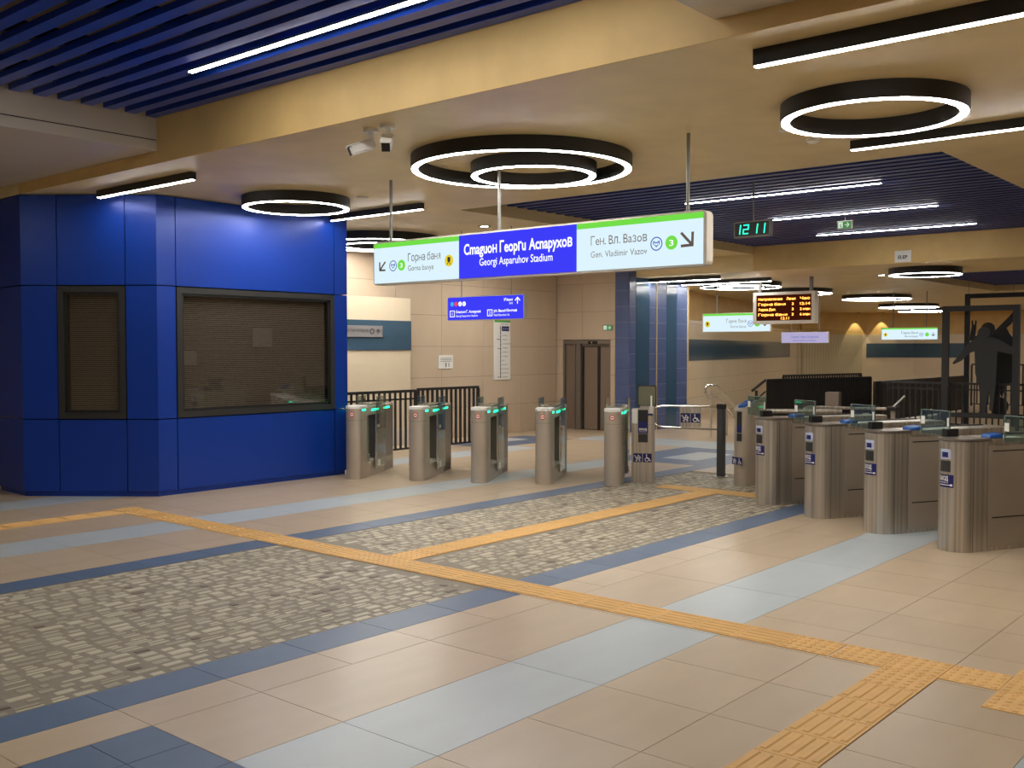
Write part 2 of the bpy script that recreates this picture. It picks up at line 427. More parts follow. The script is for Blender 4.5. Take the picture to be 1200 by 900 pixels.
lo = MB().box(XR, 21.0, -7, 20, Z2, 4.4).box(21, 28.2, 7.6, 20, Z2, 4.4).box(28.2, 46, -7, 20, Z2, 4.4).box(XR-.01, XR, 3.1, 9.2, Z2, 4.5)
obj('low_soffit', lo, M['plaster'], ceiling)
obj('fascia_panel', MB().box(XR-.02, XR-.01, 3.1, 9.2, Z2, 4.5), M['plaster_gold'], ceiling)
# slats
def slats(x0, x1, y0, y1, z, pitch, wd, m, name='ceiling_slat', ht=.05):
    me = MB().box(-wd/2, wd/2, y0, y1, 0, ht).mesh(name); me.materials.append(m)
    x = x1
    while x > x0:
        o = bpy.data.objects.new(name, me); C.objects.link(o); o.parent = ceiling; o.location = (x, 0, z); x -= pitch
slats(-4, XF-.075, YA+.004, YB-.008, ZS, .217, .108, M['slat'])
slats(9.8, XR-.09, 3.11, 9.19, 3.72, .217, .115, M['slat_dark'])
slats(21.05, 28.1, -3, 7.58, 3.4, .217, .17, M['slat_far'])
for k in range(6):
    obj('slat_carrier', MB().box(-6, XF-.02, YA+.5+k*1.03, YA+.6+k*1.03, ZS+.051, ZS+.16), M['black'], ceiling)
for k in range(6):
    obj('slat_carrier', MB().box(9.76, XR-.03, 3.6+k*1.03, 3.66+k*1.03, 3.771, 3.9), M['black'], ceiling)
obj('slat_backing', MB().box(21, 28.2, -7, 7.6, 3.62, 3.7), M['dark'], ceiling)
obj('slat_backing', MB().box(9.76, XR-.03, 3.1, 9.2, 4.05, 4.1), M['dark'], ceiling)
# ------------------------------------------------------------------ lamps
def linlamp(x, y0, y1, z, label, wd=.06, ht=.08, group=None, lm='lamp'):
    t = thing('linear_lamp', label, 'ceiling light', (x, (y0+y1)/2, z), 0, group); L = abs(y1-y0)/2
    obj('housing', MB().box(-wd/2, wd/2, -L, L, -ht, 0), M['black'], t)
    obj('diffuser', MB().box(-wd/2+wd*.16, wd/2-wd*.16, -L+.004, L-.004, -ht-.006, -ht), M[lm], t)
    return t
def ringpart(t, x, y, R, wd, ht, lm='lamp'):
    h = obj('housing', MB().ring(x, y, -ht, 0, R, R-wd), M['black'], t, smooth=True)
    obj('diffuser', MB().ring(x, y, -ht-.004, -ht+.001, R-.01, R-wd+.014), M[lm], t)
def ringlamp(x, y, z, rings, label, wd=.08, ht=.125, lm='lamp'):
    t = thing('ring_lamp', label, 'ceiling light', (x, y, z))
    for dx, dy, R in rings: ringpart(t, dx, dy, R, wd, ht, lm)
    return t
G1 = 'long lamps under the plaster ceiling'
linlamp(5.88, 9.3, 11.25, Z1, 'short black line lamp above the narrow booth window', group=G1)
linlamp(8.97, 9.1, 10.85, Z1, 'black line lamp ending at the right edge of the blue booth', group=G1)
linlamp(5.73, -.4, 2.93, Z1, 'long black line lamp crossing the top right corner of the view', group=G1, ht=.1)
linlamp(8.76, .9, 3.55, Z1, 'black line lamp just below the right single ring lamp', group=G1)
linlamp(4.66, 2.9+.4, 7.4, ZS, 'bright line lamp set between the near blue slats', wd=.06, ht=.01)
linlamp(2.1, 4.4, 8.4, ZS, 'bright line lamp between the blue slats nearer the camera', wd=.075, ht=.01)
linlamp(-.5, 4.4, 8.4, ZS, 'line lamp between the blue slats overhead', wd=.075, ht=.01)
linlamp(12.0, 4.5, 7.15, 3.715, 'nearest line lamp in the far blue slats, above the clock', wd=.036, ht=.01)
linlamp(14.36, 4.6, 7.1, 3.715, 'middle line lamp in the far blue slats, behind the clock', wd=.036, ht=.01)
linlamp(16.8, 4.8, 7.4, 3.715, 'farthest line lamp in the far blue slats, by the exit sign', wd=.036, ht=.01)
linlamp(18.5, 10.2, 11.88, Z2, 'line lamp ending at the left glass strip of the blue pillar', wd=.06)
linlamp(19.76, 9.7, 11.85, Z2, 'line lamp behind the first, ending at the right glass strip of the pillar', wd=.06)
for k, (x, y) in enumerate([(-2.5, .6), (1.5, .6), (-2.5, -3.5), (2, -3.5), (7, -3), (12.2, 1.2), (15.5, 0), (2, 12)]):  # unseen lamps added to light the hall and gates; booth one excepted
    linlamp(x, y-1.1, y+1.1, ZG if x < XF else Z1, ['black line lamp added on the ceiling left behind the viewer','black line lamp added on the ceiling right behind the viewer','black line lamp added far behind the viewer, left','black line lamp added far behind the viewer, right','black line lamp added right of the view, near the entry gates','black line lamp added right of the view, past the entry gates','black line lamp added far right of the view','black line lamp left of the blue booth'][k])
ringlamp(7.47, 6.24, Z1, [(0,0,1.05),(.33,.12,.62)], 'large double ring lamp above the station name sign')
ringlamp(7.7, 9.97, Z1, [(0,0,.64)], 'single ring lamp above the big window of the blue booth')
ringlamp(7.47, 2.87, Z1, [(0,0,.66)], 'single ring lamp at the upper right, nearest of all rings')
ringlamp(11.3, 12.5, Z1, [(0,0,1.05),(.1,.1,.62)], 'ring lamp half hidden behind the booth and the sign')
ringlamp(15.2, 10.6, Z1, [(0,0,.64)], 'added ring lamp hidden behind the right part of the station sign')  # added out of sight to brighten the elevator wall
ringlamp(14.6, 12.3, Z1, [(0,0,.64)], 'added ring lamp hidden behind the blue centre of the station sign')  # second unseen ring, also added as light for the back wall
ringlamp(20.9, 11.0, Z2, [(0,0,.9),(.2,.1,.52)], 'double ring lamp left of the orange departure board', wd=.05, ht=.11)
ringlamp(24.2, 11.2, Z2, [(0,0,.88),(-.2,.1,.5)], 'double ring lamp right behind the orange departure board', wd=.05, ht=.11)
ringlamp(28.3, 10.7, Z2, [(0,0,.92),(.2,.1,.52)], 'double ring lamp between departure board and far sign', wd=.05, ht=.11)
ringlamp(34.6, 12.0, Z2, [(0,0,.95),(-.2,.1,.55)], 'far double ring lamp above the green edged sign', wd=.05, ht=.11)
ringlamp(38.6, 12.8, Z2, [(0,0,.92),(.2,0,.5)], 'farthest double ring lamp before the curved wall', wd=.05, ht=.11)
ringlamp(19.4, 6.43, Z2, [(0,0,.64)], 'single ring lamp under the small white lettered plate')
ringlamp(24.5, 3.2, Z2, [(0,0,.64)], 'single ring lamp outside the right edge of the view')
for k, (x, y) in enumerate([(30, 2.5), (35, 5.5), (27, -1)]):  # rings added outside the view to brighten the far hall
    ringlamp(x, y, Z2 if x > 28.3 else 3.39, [(0,0,.9)], ['ring lamp added right of the view, past the footballer frames','ring lamp added far right of the view, before the far wall','ring lamp added in the slatted ceiling right of the view'][k])
ringlamp(14.2, -1.2, Z1, [(0,0,.64)], 'ring lamp added right of the view, beyond the entry gates')  # unseen ring added to lift the dark entry gate sides
def downlight(x, y, z, label, r=.06):
    t = thing('downlight', label, 'ceiling light', (x, y, z))
    obj('trim_ring', MB().ring(0, 0, -.008, 0, r*1.5, r, 20), M['dark'], t); obj('lens', MB().cyl(0, 0, -.005, -.001, r, 16), M['lamp'], t)
downlight(11.26, 10.12, Z1, 'small round downlight above the blue part of the station sign')
downlight(20.6, 7.69, Z2, 'small round downlight above the departure board side of the hall')
for x, y, n in ((41.19, 16.32, 'left'), (41.77, 15.53, 'right')):
    t = thing('wall_washer', 'recessed spot throwing the %s cone of light on the far wall' % n, 'ceiling light', (x, y, Z2))
    obj('trim_ring', MB().ring(0, 0, -.01, 0, .07, .05, 16), M['dark'], t)
    l = bpy.data.lights.new('spot', 'SPOT'); l.energy = 45; l.spot_size = math.radians(58); l.spot_blend = .2; l.color = (1, .85, .55); l.shadow_soft_size = .03
    lo_ = bpy.data.objects.new('bulb', l); C.objects.link(lo_); lo_.parent = t; lo_.location = (0, 0, -.03)
    lo_.rotation_euler = Vector((.12, .1, -1)).to_track_quat('-Z', 'Y').to_euler()
# ================================================================== WALLS
def wall_tiles(name, p0, p1, z0, z1, tw, th, m, mg, parent=None, lim=0, thick=.25, zoff=0):
    """wall slab from p0 to p1 (its face on the right-hand side of p0->p1 seen from above), tiles proud of it"""
    p0 = Vector(p0); p1 = Vector(p1); d = (p1-p0); L = d.length; d.normalize(); n = Vector((d.y, -d.x))
    o = thing_w = None
    q = [p0, p1, p1-n*thick, p0-n*thick]
    base = struct(name, MB().prism([(a.x, a.y) for a in q], z0, z1), mg, parent)
    ang = math.atan2(d.y, d.x); meshes = {}; rest = MB(); cnt = 0; u = 0
    while u < L-.02:
        uw = min(tw, L-u); z = z0
        while z < z1-.02:
            h = min(th, z1-z); c = p0+d*(u+uw/2)
            if cnt < lim:
                k = (round(uw,3), round(h,3))
                if k not in meshes:
                    me = MB().box(-uw/2+.003, uw/2-.003, -.012, .0, -h/2+.003, h/2-.003).mesh('wall_tile'); me.materials.append(m); meshes[k] = me
                t = bpy.data.objects.new('wall_tile', meshes[k]); C.objects.link(t); t.parent = base; t.location = (c.x, c.y, z+h/2); t.rotation_euler = (0,0,ang); cnt += 1
            else:
                a = p0+d*(u+.003); b = p0+d*(u+uw-.003); a2 = a+n*.012; b2 = b+n*.012
                rest.prism([(a.x,a.y),(b.x,b.y),(b2.x,b2.y),(a2.x,a2.y)], z+.003, z+h-.003)
            z += h
        u += uw
    if rest.v: obj('wall_tile_field', rest, m, base, kind='stuff')
    return base
wall_tiles('wall_left', (9.3, 13.8), (17.7, 13.8), 0, Z1, 1.2, .6, M['walltile'], M['wallgrout'], lim=90)
# elevator wall (face towards -x) with door opening y 12.36..13.63, z < 1.95
we = wall_tiles('wall_lift', (17.75, 14.0), (17.75, 12.24), 1.95, Z1, .9, .6, M['walltile'], M['wallgrout'], lim=20, thick=.3)
wall_tiles('wall_lift_side', (17.75, 14.0), (17.75, 13.62), 0, 1.95, .9, .6, M['walltile'], M['wallgrout'], we, lim=6, thick=.3)
wall_tiles('wall_lift_side', (17.75, 12.36), (17.75, 12.24), 0, 1.95, .9, .6, M['walltile'], M['wallgrout'], we, lim=6, thick=.3)
# lift
t = thing('elevator', 'brushed steel elevator doors in the beige tiled wall', 'elevator', (17.75, 13.0, 0))
obj('door_frame', MB().box(-.01, .2, .58, .62, 0, 1.94).box(-.01, .2, -.64, -.6, 0, 1.94).box(-.01, .2, -.6, .58, 1.86, 1.94), M['steeldark'], t)
obj('side_panel', MB().box(.05, .12, .36, .58, 0, 1.86), M['doorsteel'], t)
obj('jamb', MB().box(.02, .1, .17, .355, 0, 1.86).box(.0, .02, .3, .355, 0, 1.86), M['steeldark'], t)
for a, b in ((-.24, .13), (-.6, -.3)):
    obj('door_leaf', MB().box(.1, .14, a, b, .01, 1.8), M['doorsteel'], t, bevel=.004)
obj('leaf_groove', MB().box(.085,.1,-.3,-.235,.01,1.8).box(.085,.1,.125,.165,.01,1.8), M['black'], t)
obj('lintel', MB().box(.06, .12, -.6, .165, 1.81, 1.86), M['steeldark'], t)
obj('door_gap', MB().box(.13, .16, -.62, .3, 0, 1.86), M['black'], t)
dsp = obj('floor_display', MB().box(-.015, 0, -.3, -.05, 1.855, 1.92), M['black'], t)
text(FM((-.016, -.15, 1.875), (0,-1,0), (0,0,1)), '1', 0, 0, .04, M['amber'], dsp)
# blue tiled pillar
pil = thing('tiled_pillar', 'blue tiled pillar with two glossy glass strips right of the elevator', 'pillar', (17.75, 11.9, 0))
obj('core', MB().box(.31, 2.33, 0, 1.6, 0, Z2).box(-.005, .31, .0, .33, 0, Z2), M['bluetile_grout'], pil)
obj('upper_core', MB().box(-.005, .26, -.005, .33, Z2, Z1), M['bluetile'], pil)
tme = {}
def btile(x0, x1, z, h, face):
    k = (round(x1-x0,3), round(h,3), face)
    if k not in tme:
        a = (x1-x0)/2-.003; b = h/2-.003
        tme[k] = (MB().box(-a, a, -.012, 0, -b, b) if face == 'f' else MB().box(-.012, 0, -a, a, -b, b)).mesh('pillar_tile'); tme[k].materials.append(M['bluetile'])
    o = bpy.data.objects.new('pillar_tile', tme[k]); C.objects.link(o); o.parent = pil
    o.location = ((x0+x1)/2, 0, z+h/2) if face == 'f' else (-.005, (x0+x1)/2, z+h/2)
for k in range(10):
    h = .33 if k < 9 else Z2-.33*9
    for a, b in ((0, .24), (.76, 1.03), (1.07, 1.45), (1.87, 2.33)): btile(a, b, k*.33, h, 'f')
    btile(0, .33, k*.33, h, 's')
for a, b in ((.245, .755), (1.455, 1.865)): obj('glass_strip', MB().box(a, b, -.014, 0, 0, Z2), M['stripglass'], pil, label='glossy slate glass strip')
obj('edge_trim', MB().box(1.035, 1.065, -.02, 0, 0, Z2), M['wallplain'], pil, label='beige vertical joint trim')
obj('edge_trim', MB().box(2.33, 2.4, -.01, .3, 0, Z2), M['wallplain'], pil)
# light cladding panel left of the main wall
lp = wall_tiles('wall_cladding', (9.3, 13.5), (12.98, 13.5), 0, 2.68, 1.85, 1.0, M['walltile_lt'], M['wallgrout'], lim=20, thick=.3)
obj('glass_band', MB().box(9.3, 12.985, 13.47, 13.485, 1.73, 2.26), M['slate'], lp)
obj('dark_plinth', MB().box(9.3, 12.985, 13.45, 13.487, 0, .3), M['greypanel'], lp)
# far right wall, receding, with glass band and plaster above
def wl(p, z0, z1, m, name, parent, off=.02, th=.02):
    mb = MB()
    for a, b in zip(p[:-1], p[1:]):
        a = Vector(a); b = Vector(b); d = (b-a).normalized(); n = Vector((d.y, -d.x))
        q = [a+n*off, b+n*off, b+n*(off-th), a+n*(off-th)]; mb.prism([(v.x, v.y) for v in q], z0, z1)
    return obj(name, mb, m, parent)
W1 = [(19.9, 12.72), (38.5, 17.55)]
wr = wall_tiles('wall_back', W1[0], W1[1], 0, 2.5, 1.2, .48, M['walltile_lt'], M['wallgrout'], lim=60)
wl(W1, 2.5, 4.4, M['plaster_gold'], 'upper_wall', wr, off=-.06, th=.15)
wl([(20.8,12.954),(36,16.9)], 1.45, 2.0, M['slate'], 'glass_band', wr, off=.03, th=.016)
cur = [(38.5,17.55),(40.5,17.3),(41.8,16.2),(42.5,14.5),(42.8,12.5),(42.8,9),(42.8,2),(42.8,-7)]
mb = MB()
for a, b in zip(cur[:-1], cur[1:]):
    a = Vector(a); b = Vector(b); d = (b-a).normalized(); n = Vector((d.y, -d.x)); q = [a, b, b-n*.3, a-n*.3]; mb.prism([(v.x,v.y) for v in q], 0, 4.4)
wc = struct('wall_far', mb, M['plaster_gold'])
wl(cur, 0, 2.35, M['walltile_lt'], 'tile_cladding', wc, off=.05, th=.05)
wl(cur[2:5], 1.4, 1.98, M['slate'], 'glass_band', wc, off=.07, th=.018)
# glass fin panels in front of the far wall
gf = thing('fin_screen', 'row of thin upright glass fins before the far wall', 'screen', (30.5, 14.0, 0))
for k in range(26):
    x = k*.3; obj('glass_fin', MB().box(x, x+.015, x*.12, x*.12+.07, 0, 2.42), M['finglass'], gf)
# unseen enclosing walls
struct('wall_rear', MB().box(-6.3, -6, -7, 21, 0, 4.5), M['wallplain'])
struct('wall_right', MB().box(-6, 43, -7.3, -7, 0, 4.5), M['walltile'])
struct('wall_front', MB().box(-6, 9.2, 17, 17.3, 0, 4.5), M['wallplain'])
struct('wall_end', MB().box(9.2, 43, 20.7, 21, 0, 4.5), M['wallplain'])

# ================================================================== BLUE BOOTH
booth = thing('ticket_booth', 'blue metal panelled booth with two dark blinded windows', 'booth', (6.4, 12.0, 0))
bo = Vector((6.4, 12.0))
P0, P1, P2, P3 = Vector((5.4,12.2))-bo, Vector((6.42,10.95))-bo, Vector((9.32,10.95))-bo, Vector((9.32,12.9))-bo
PL = Vector((5.44,13.0))-bo
def ribbon(pts, t):         # prism footprint behind the line of pts (interior on the left of travel)
    out = []
    for i, p in enumerate(pts):
        ns = []
        if i > 0: d = (p-pts[i-1]).normalized(); ns.append(Vector((-d.y, d.x)))
        if i < len(pts)-1: d = (pts[i+1]-p).normalized(); ns.append(Vector((-d.y, d.x)))
        n = sum(ns, Vector((0,0))).normalized(); k = 1/max(.3, n.dot(ns[0])); out.append(p+n*t*k)
    return [(p.x,p.y) for p in pts]+[(p.x,p.y) for p in out[::-1]]
core = [PL+Vector((.25,0)), P0+Vector((.28,.1)), P1+Vector((.1,.26)), P2+Vector((-.03,.26)), P3+Vector((-.03,0))]
obj('core', MB().prism([(p.x,p.y) for p in core], 0, Z1-.01), M['boothcore'], booth)
obj('plinth', MB().prism(ribbon([PL+Vector((.03,0)), P0+Vector((.03,.02)), P1+Vector((.01,.03)), P2+Vector((-.03,.03)), P3+Vector((-.03,0))], .1), 0, .06), M['booth'], booth)
obj('backing', MB().prism(ribbon([PL+Vector((.034,0)), P0+Vector((.034,.02)), P1+Vector((.012,.034)), P2+Vector((-.034,.034)), P3+Vector((-.034,0))], .02), .06, .9).prism(ribbon([PL+Vector((.034,0)), P0+Vector((.034,.02)), P1+Vector((.012,.034)), P2+Vector((-.034,.034)), P3+Vector((-.034,0))], .02), 2.5, Z1-.01), M['boothcore'], booth)
d1 = (P1-P0).normalized()
def on1(s): return P0+d1*s
def on2(x): return Vector((x-bo.x, P1.y))
zs = [(.06, .912), (.924, 2.494), (2.506, Z1-.012)]
gpp = .006
for zi, (a, b) in enumerate(zs):
    segs = [[PL, P0, on1(.43-gpp)], [on1(1.24+gpp), P1, on2(6.67-gpp)], [on2(9.09+gpp), P2, P3]]
    if zi != 1: segs += [[on1(.43+gpp), on1(1.24-gpp)], [on2(6.67+gpp), on2(9.09-gpp)]]
    for s in segs: obj('panel', MB().prism(ribbon(s, .03), a, b), M['booth'], booth)
obj('left_fascia_panel', MB().prism(ribbon([PL, P0, P0+d1*.02], .03), Z1-.005, ZG), M['booth'], booth)
def window(A, B, z0, z1, nslat):
    d = (B-A).normalized(); L = (B-A).length; n = Vector((-d.y, d.x)); ang = math.atan2(d.y, d.x)
    wn = bpy.data.objects.new('window', MB().box(0,L,.0,.001,z0,z0+.001).mesh('window')); 
    f = MB()
    fw = .07
    f.box(0,L,-.012,.06,z0,z0+fw).box(0,L,-.012,.06,z1-fw,z1).box(0,fw,-.012,.06,z0+fw,z1-fw).box(L-fw,L,-.012,.06,z0+fw,z1-fw)
    fo = obj('window_frame', f, M['frame'], booth); fo.location = (A.x, A.y, 0); fo.rotation_euler = (0,0,ang)
    f2 = MB().box(fw,L-fw,.01,.04,z0+fw,z0+fw+.03).box(fw,L-fw,.01,.04,z1-fw-.03,z1-fw).box(fw,fw+.03,.01,.04,z0+fw,z1-fw).box(L-fw-.03,L-fw,.01,.04,z0+fw,z1-fw)
    obj('sash', f2, M['black'], fo)
    obj('pane', MB().box(fw,L-fw,.02,.026,z0+fw,z1-fw), M['bglass'], fo)
    bl = MB(); k = 0; H = z1-z0-2*fw
    for k in range(nslat):
        z = z0+fw+.01+H*k/nslat
        bl.add([(fw+.035,.075,z),(L-fw-.035,.075,z),(L-fw-.035,.083,z+.0165),(fw+.035,.083,z+.0165),(fw+.035,.077,z-.001),(L-fw-.035,.077,z-.001),(L-fw-.035,.085,z+.0155),(fw+.035,.085,z+.0155)],
               [(0,1,2,3),(4,7,6,5),(0,4,5,1),(2,6,7,3)])
    obj('blind_slat', bl, M['blind'], fo, kind='stuff')
    bpy.data.objects.remove(wn)
    return fo
w1 = window(on1(.435), on1(1.235), .925, 2.49, 58)
w2 = window(on2(6.675), on2(9.085), .925, 2.49, 58)
obj('paper_notice', MB().box(1.12, 1.42, .06, .07, 1.78, 2.02), M['white'], w2, label='grey paper notice behind the glass')
obj('paper_notice', MB().box(.12, .3, .06, .07, 1.55, 1.72), M['white'], w2)

# ================================================================== SIGNS
def logoM(mb, Mx, x, y, r, t=.003, w=None):
    annulus(mb, Mx, x, y, r, r*.84, t)
    s = r*.5
    stroke(mb, Mx, [(x-s,y-s*.1),(x-s*.9,y+s*.7),(x-s*.3,y+s*.25),(x,y+s*.35),(x+s*.3,y+s*.25),(x+s*.9,y+s*.7),(x+s,y-s*.1)], r*.13, t)
    stroke(mb, Mx, [(x-s*.5,y-s*.35),(x,y-s*.85),(x+s*.5,y-s*.35)], r*.13, t)
def arrow(mb, Mx, x, y, s, ang, w=.16, t=.003):
    c, n = math.cos(ang), math.sin(ang)
    R = lambda a, b: (x+(a*c-b*n)*s, y+(a*n+b*c)*s)
    stroke(mb, Mx, [R(-1,0), R(.8,0)], w*s*2, t); stroke(mb, Mx, [R(.0,.95), R(.9,0), R(.0,-.95)], w*s*2, t)
def train(parent, Mx, x, y, r):
    mb = MB(); mb.slab(Mx, circ(x,y,r), .003); b = obj('train_badge', mb, M['signyellow'], parent)
    mb = MB(); mb.slab(Mx, rrect(x-r*.32,x+r*.32,y-r*.2,y+r*.6,r*.12), .005); stroke(mb, Mx, [(x-r*.1,y-r*.25),(x-r*.4,y-r*.65)], r*.1, .005); stroke(mb, Mx, [(x+r*.1,y-r*.25),(x+r*.4,y-r*.65)], r*.1, .005); obj('train_symbol', mb, M['ink'], b)
# station name sign, x = 7.55, y 8.35 .. 4.29, z 2.46 .. 2.89
t = thing('station_sign', 'long backlit hanging sign with blue centre naming the station', 'sign', (7.55, 6.32, 2.46))
F = FM((-.055, 2.03, 0), (0,-1,0), (0,0,1))          # face x: 0..4.06, y: 0..0.43
H = .43; W = 4.06
obj('case', MB().slab(FM((.055, 2.05, 0), (0,-1,0), (0,0,1)), rrect(-.0, W+.05, -.018, H+.018, .05), .106), M['greypanel'], t)
def face(parent, x0, x1, y0, y1, m, name='light_panel', z=.002, Fm=None):
    return obj(name, MB().slab(Fm or F, rect(x0,x1,y0,y1), z), m, parent)
pl = face(t, .0, 1.27, 0, H-.05, M['signwhite']); face(t, 0, 1.27, H-.05, H, M['signgreen'], 'green_band')
pb = face(t, 1.27, 2.75, 0, H, M['signblue'], 'blue_panel')
pr_ = face(t, 2.75, W, 0, H-.05, M['signwhite']); face(t, 2.75, W, H-.05, H, M['signgreen'], 'green_band')
text(F, 'Cmaguoн Гeopгu Acnapyxoв', 2.02, .235, .15, M['signtext'], pb, bold=.022, fit=1.36, align='C')
text(F, 'Georgi Asparuhov Stadium', 2.01, .115, .105, M['signtext'], pb, bold=.004, fit=.92, align='C')
text(F, 'Горна баня', .53, .215, .115, M['signink'], pl, fit=.48)
text(F, 'Gorna banya', .53, .115, .08, M['inkgrey'], pl, fit=.38)
text(F, 'Гeн. Bл. Baзoв', 3.51, .225, .115, M['signink'], pr_, fit=.6, align='R')
text(F, 'Gen. Vladimir Vazov', 3.51, .115, .08, M['inkgrey'], pr_, fit=.6, align='R')
mb = MB(); arrow(mb, F, .13, .18, .06, math.radians(225)); obj('arrow', mb, M['signink'], pl)
mb = MB(); arrow(mb, F, 3.91, .21, .075, math.radians(-45)); obj('arrow', mb, M['signink'], pr_)
mb = MB(); logoM(mb, F, .3, .18, .058); obj('metro_emblem', mb, M['ringblue'], pl)
mb = MB(); logoM(mb, F, 3.605, .195, .06); obj('metro_emblem', mb, M['ringblue'], pr_)
for x, y, r, p in ((.43,.18,.058,pl),(3.755,.195,.06,pr_)):
    b = obj('line_badge', MB().slab(F, circ(x,y,r), .003), M['signgreen'], p); text(F, '3', x, y-r*.45, r*1.2, M['signtext'], b, align='C', z=.006, fit=r*.7)
train(pl, F, 1.13, .19, .06)
for y in (8.14, 6.59, 4.47): obj('hanging_rod', MB().cyl(0, y-6.32, H+.01, Z1-2.46, .016, 10).cyl(0, y-6.32, H+.015, H+.03, .03, 10), M['grey'], t, smooth=True)
# small blue exit direction sign x = 11.5, y 11.07..9.54, z 2.2..2.545
t = thing('exit_direction_sign', 'small blue backlit hanging sign beyond the station sign', 'sign', (11.5, 10.3, 2.2))
F2 = FM((-.04, .765, 0), (0,-1,0), (0,0,1))
obj('case', MB().slab(FM((.04,.78,0),(0,-1,0),(0,0,1)), rrect(-.0,1.56,-.012,.357,.03), .078), M['greypanel'], t)
pb = obj('blue_panel', MB().slab(F2, rect(0,1.53,0,.345), .002), M['signblue'], t)
for k, c in enumerate(('lampcyan','lampred','signtext','signtext')):
    if c not in M: M[c] = glow(c, (60,170,235) if c == 'lampcyan' else (235,70,80), 1.0)
    b = obj('line_badge', MB().slab(F2, circ(.09+k*.085,.245,.036), .003), M[c], pb)
    if k > 1: text(F2, 'MP'[k-2], .09+k*.085, .222, .05, M['navy'], b, align='C', z=.006)
for x, s, a, b_ in ((.05, '1', 'Cmaguoн Г. Acnapyxoв', 'Georgi Asparuhov Stadium'), (.83, '2', 'ул. Bacuл Kънчeв', 'Vasil Kanchev St.')):
    mb = MB(); stroke(mb, F2, [(x,.05),(x+.09,.05),(x+.09,.14),(x,.14),(x,.05)], .01, .003); b = obj('exit_box', mb, M['signtext'], pb)
    text(F2, s, x+.045, .07, .07, M['signtext'], pb, align='C'); text(F2, a, x+.12, .105, .058, M['signtext'], pb, bold=.02, fit=.52 if s=='1' else .46); text(F2, b_, x+.12, .045, .045, M['signtext'], pb, fit=.46 if s=='1' else .32)
text(F2, 'Изxog', 1.33, .265, .06, M['signtext'], pb, bold=.02, align='R', fit=.17); text(F2, 'Exit', 1.33, .215, .045, M['signtext'], pb, align='R')
mb = MB(); arrow(mb, F2, 1.42, .27, .045, PI/2); obj('arrow', mb, M['signtext'], pb)
for y in (10.81, 9.8): obj('hanging_rod', MB().cyl(0, y-10.3, .35, Z1-2.2, .007, 8), M['grey'], t)
# line map on wall
t = thing('line_map', 'tall white metro line map plate on the beige wall', 'sign', (15.87, 13.8, 1.12))
F3 = FM((-.25, -.035, 0), (1,0,0), (0,0,1))
obj('plate', MB().box(-.25,.25,-.034,-.013,0,1.22), M['offwhite'], t)
obj('green_header', MB().slab(F3, rect(0,.5,1.18,1.22), .002), M['green'], t)
mb = MB(); stroke(mb, F3, [(.19,.05),(.19,1.1)], .018); 
for k in range(13): mb.slab(F3, circ(.19, .05+k*.083, .016, 8), .003)
stroke(mb, F3, [(.07,.83),(.16,.83)], .012); stroke(mb, F3, [(.1,.64),(.16,.64)], .012); stroke(mb, F3, [(.1,.05),(.16,.05)], .012); obj('line_diagram', mb, M['ink'], t)
obj('station_plate', MB().slab(F3, rect(.23,.46,1.0,1.1), .003), M['navy'], t)
for k, s in enumerate(['Горна баня','Овча купел','Красно село','България','НДК','Патриарха','Орлов мост','Театрална','Хаджи Димитър','Пиротска','Сливница']):
    text(F3, s, .24, .04+k*.086, .035, M['ink'], t)
text(F3, 'Георги Аспарухов', .245, 1.04, .025, M['white'], t, z=.005); text(F3, 'Метро линия 3', .2, 1.13, .036, M['ink'], t)
t = obj('wall_notice', MB().box(-.2,.2,-.03,-.013,0,.26), M['offwhite']); t.location = (14.2,13.8,1.37); tag(t, 'small white notice plate on the wall left of the line map', 'notice')
Fn = FM((-.2,-.031,0),(1,0,0),(0,0,1)); mb = MB()
for k in range(3): stroke(mb, Fn, [(.05,.2-k*.03),(.35,.2-k*.03)], .008)
stroke(mb, Fn, [(.2,.04),(.2,.1)], .03); stroke(mb, Fn, [(.28,.04),(.28,.1)], .02); obj('printed_lines', mb, M['inkgrey'], t)
# small station name plate on the glass band, left
t = obj('band_plate', MB().box(-.9,.31,-.02,0,0,.2), M['inkgrey']); t.location = (11.95,13.468,1.96)
tag(t, 'pale station name plate on the slate glass band', 'sign'); Fn = FM((-.9,-.021,0),(1,0,0),(0,0,1))
text(Fn, 'Стадион Георги Аспарухов', .25, .09, .08, M['ink'], t, fit=.62); mb = MB(); annulus(mb, Fn, .96,.1,.05,.035); arrow(mb, Fn, 1.1,.1,.04,PI/2); obj('symbols', mb, M['ink'], t)
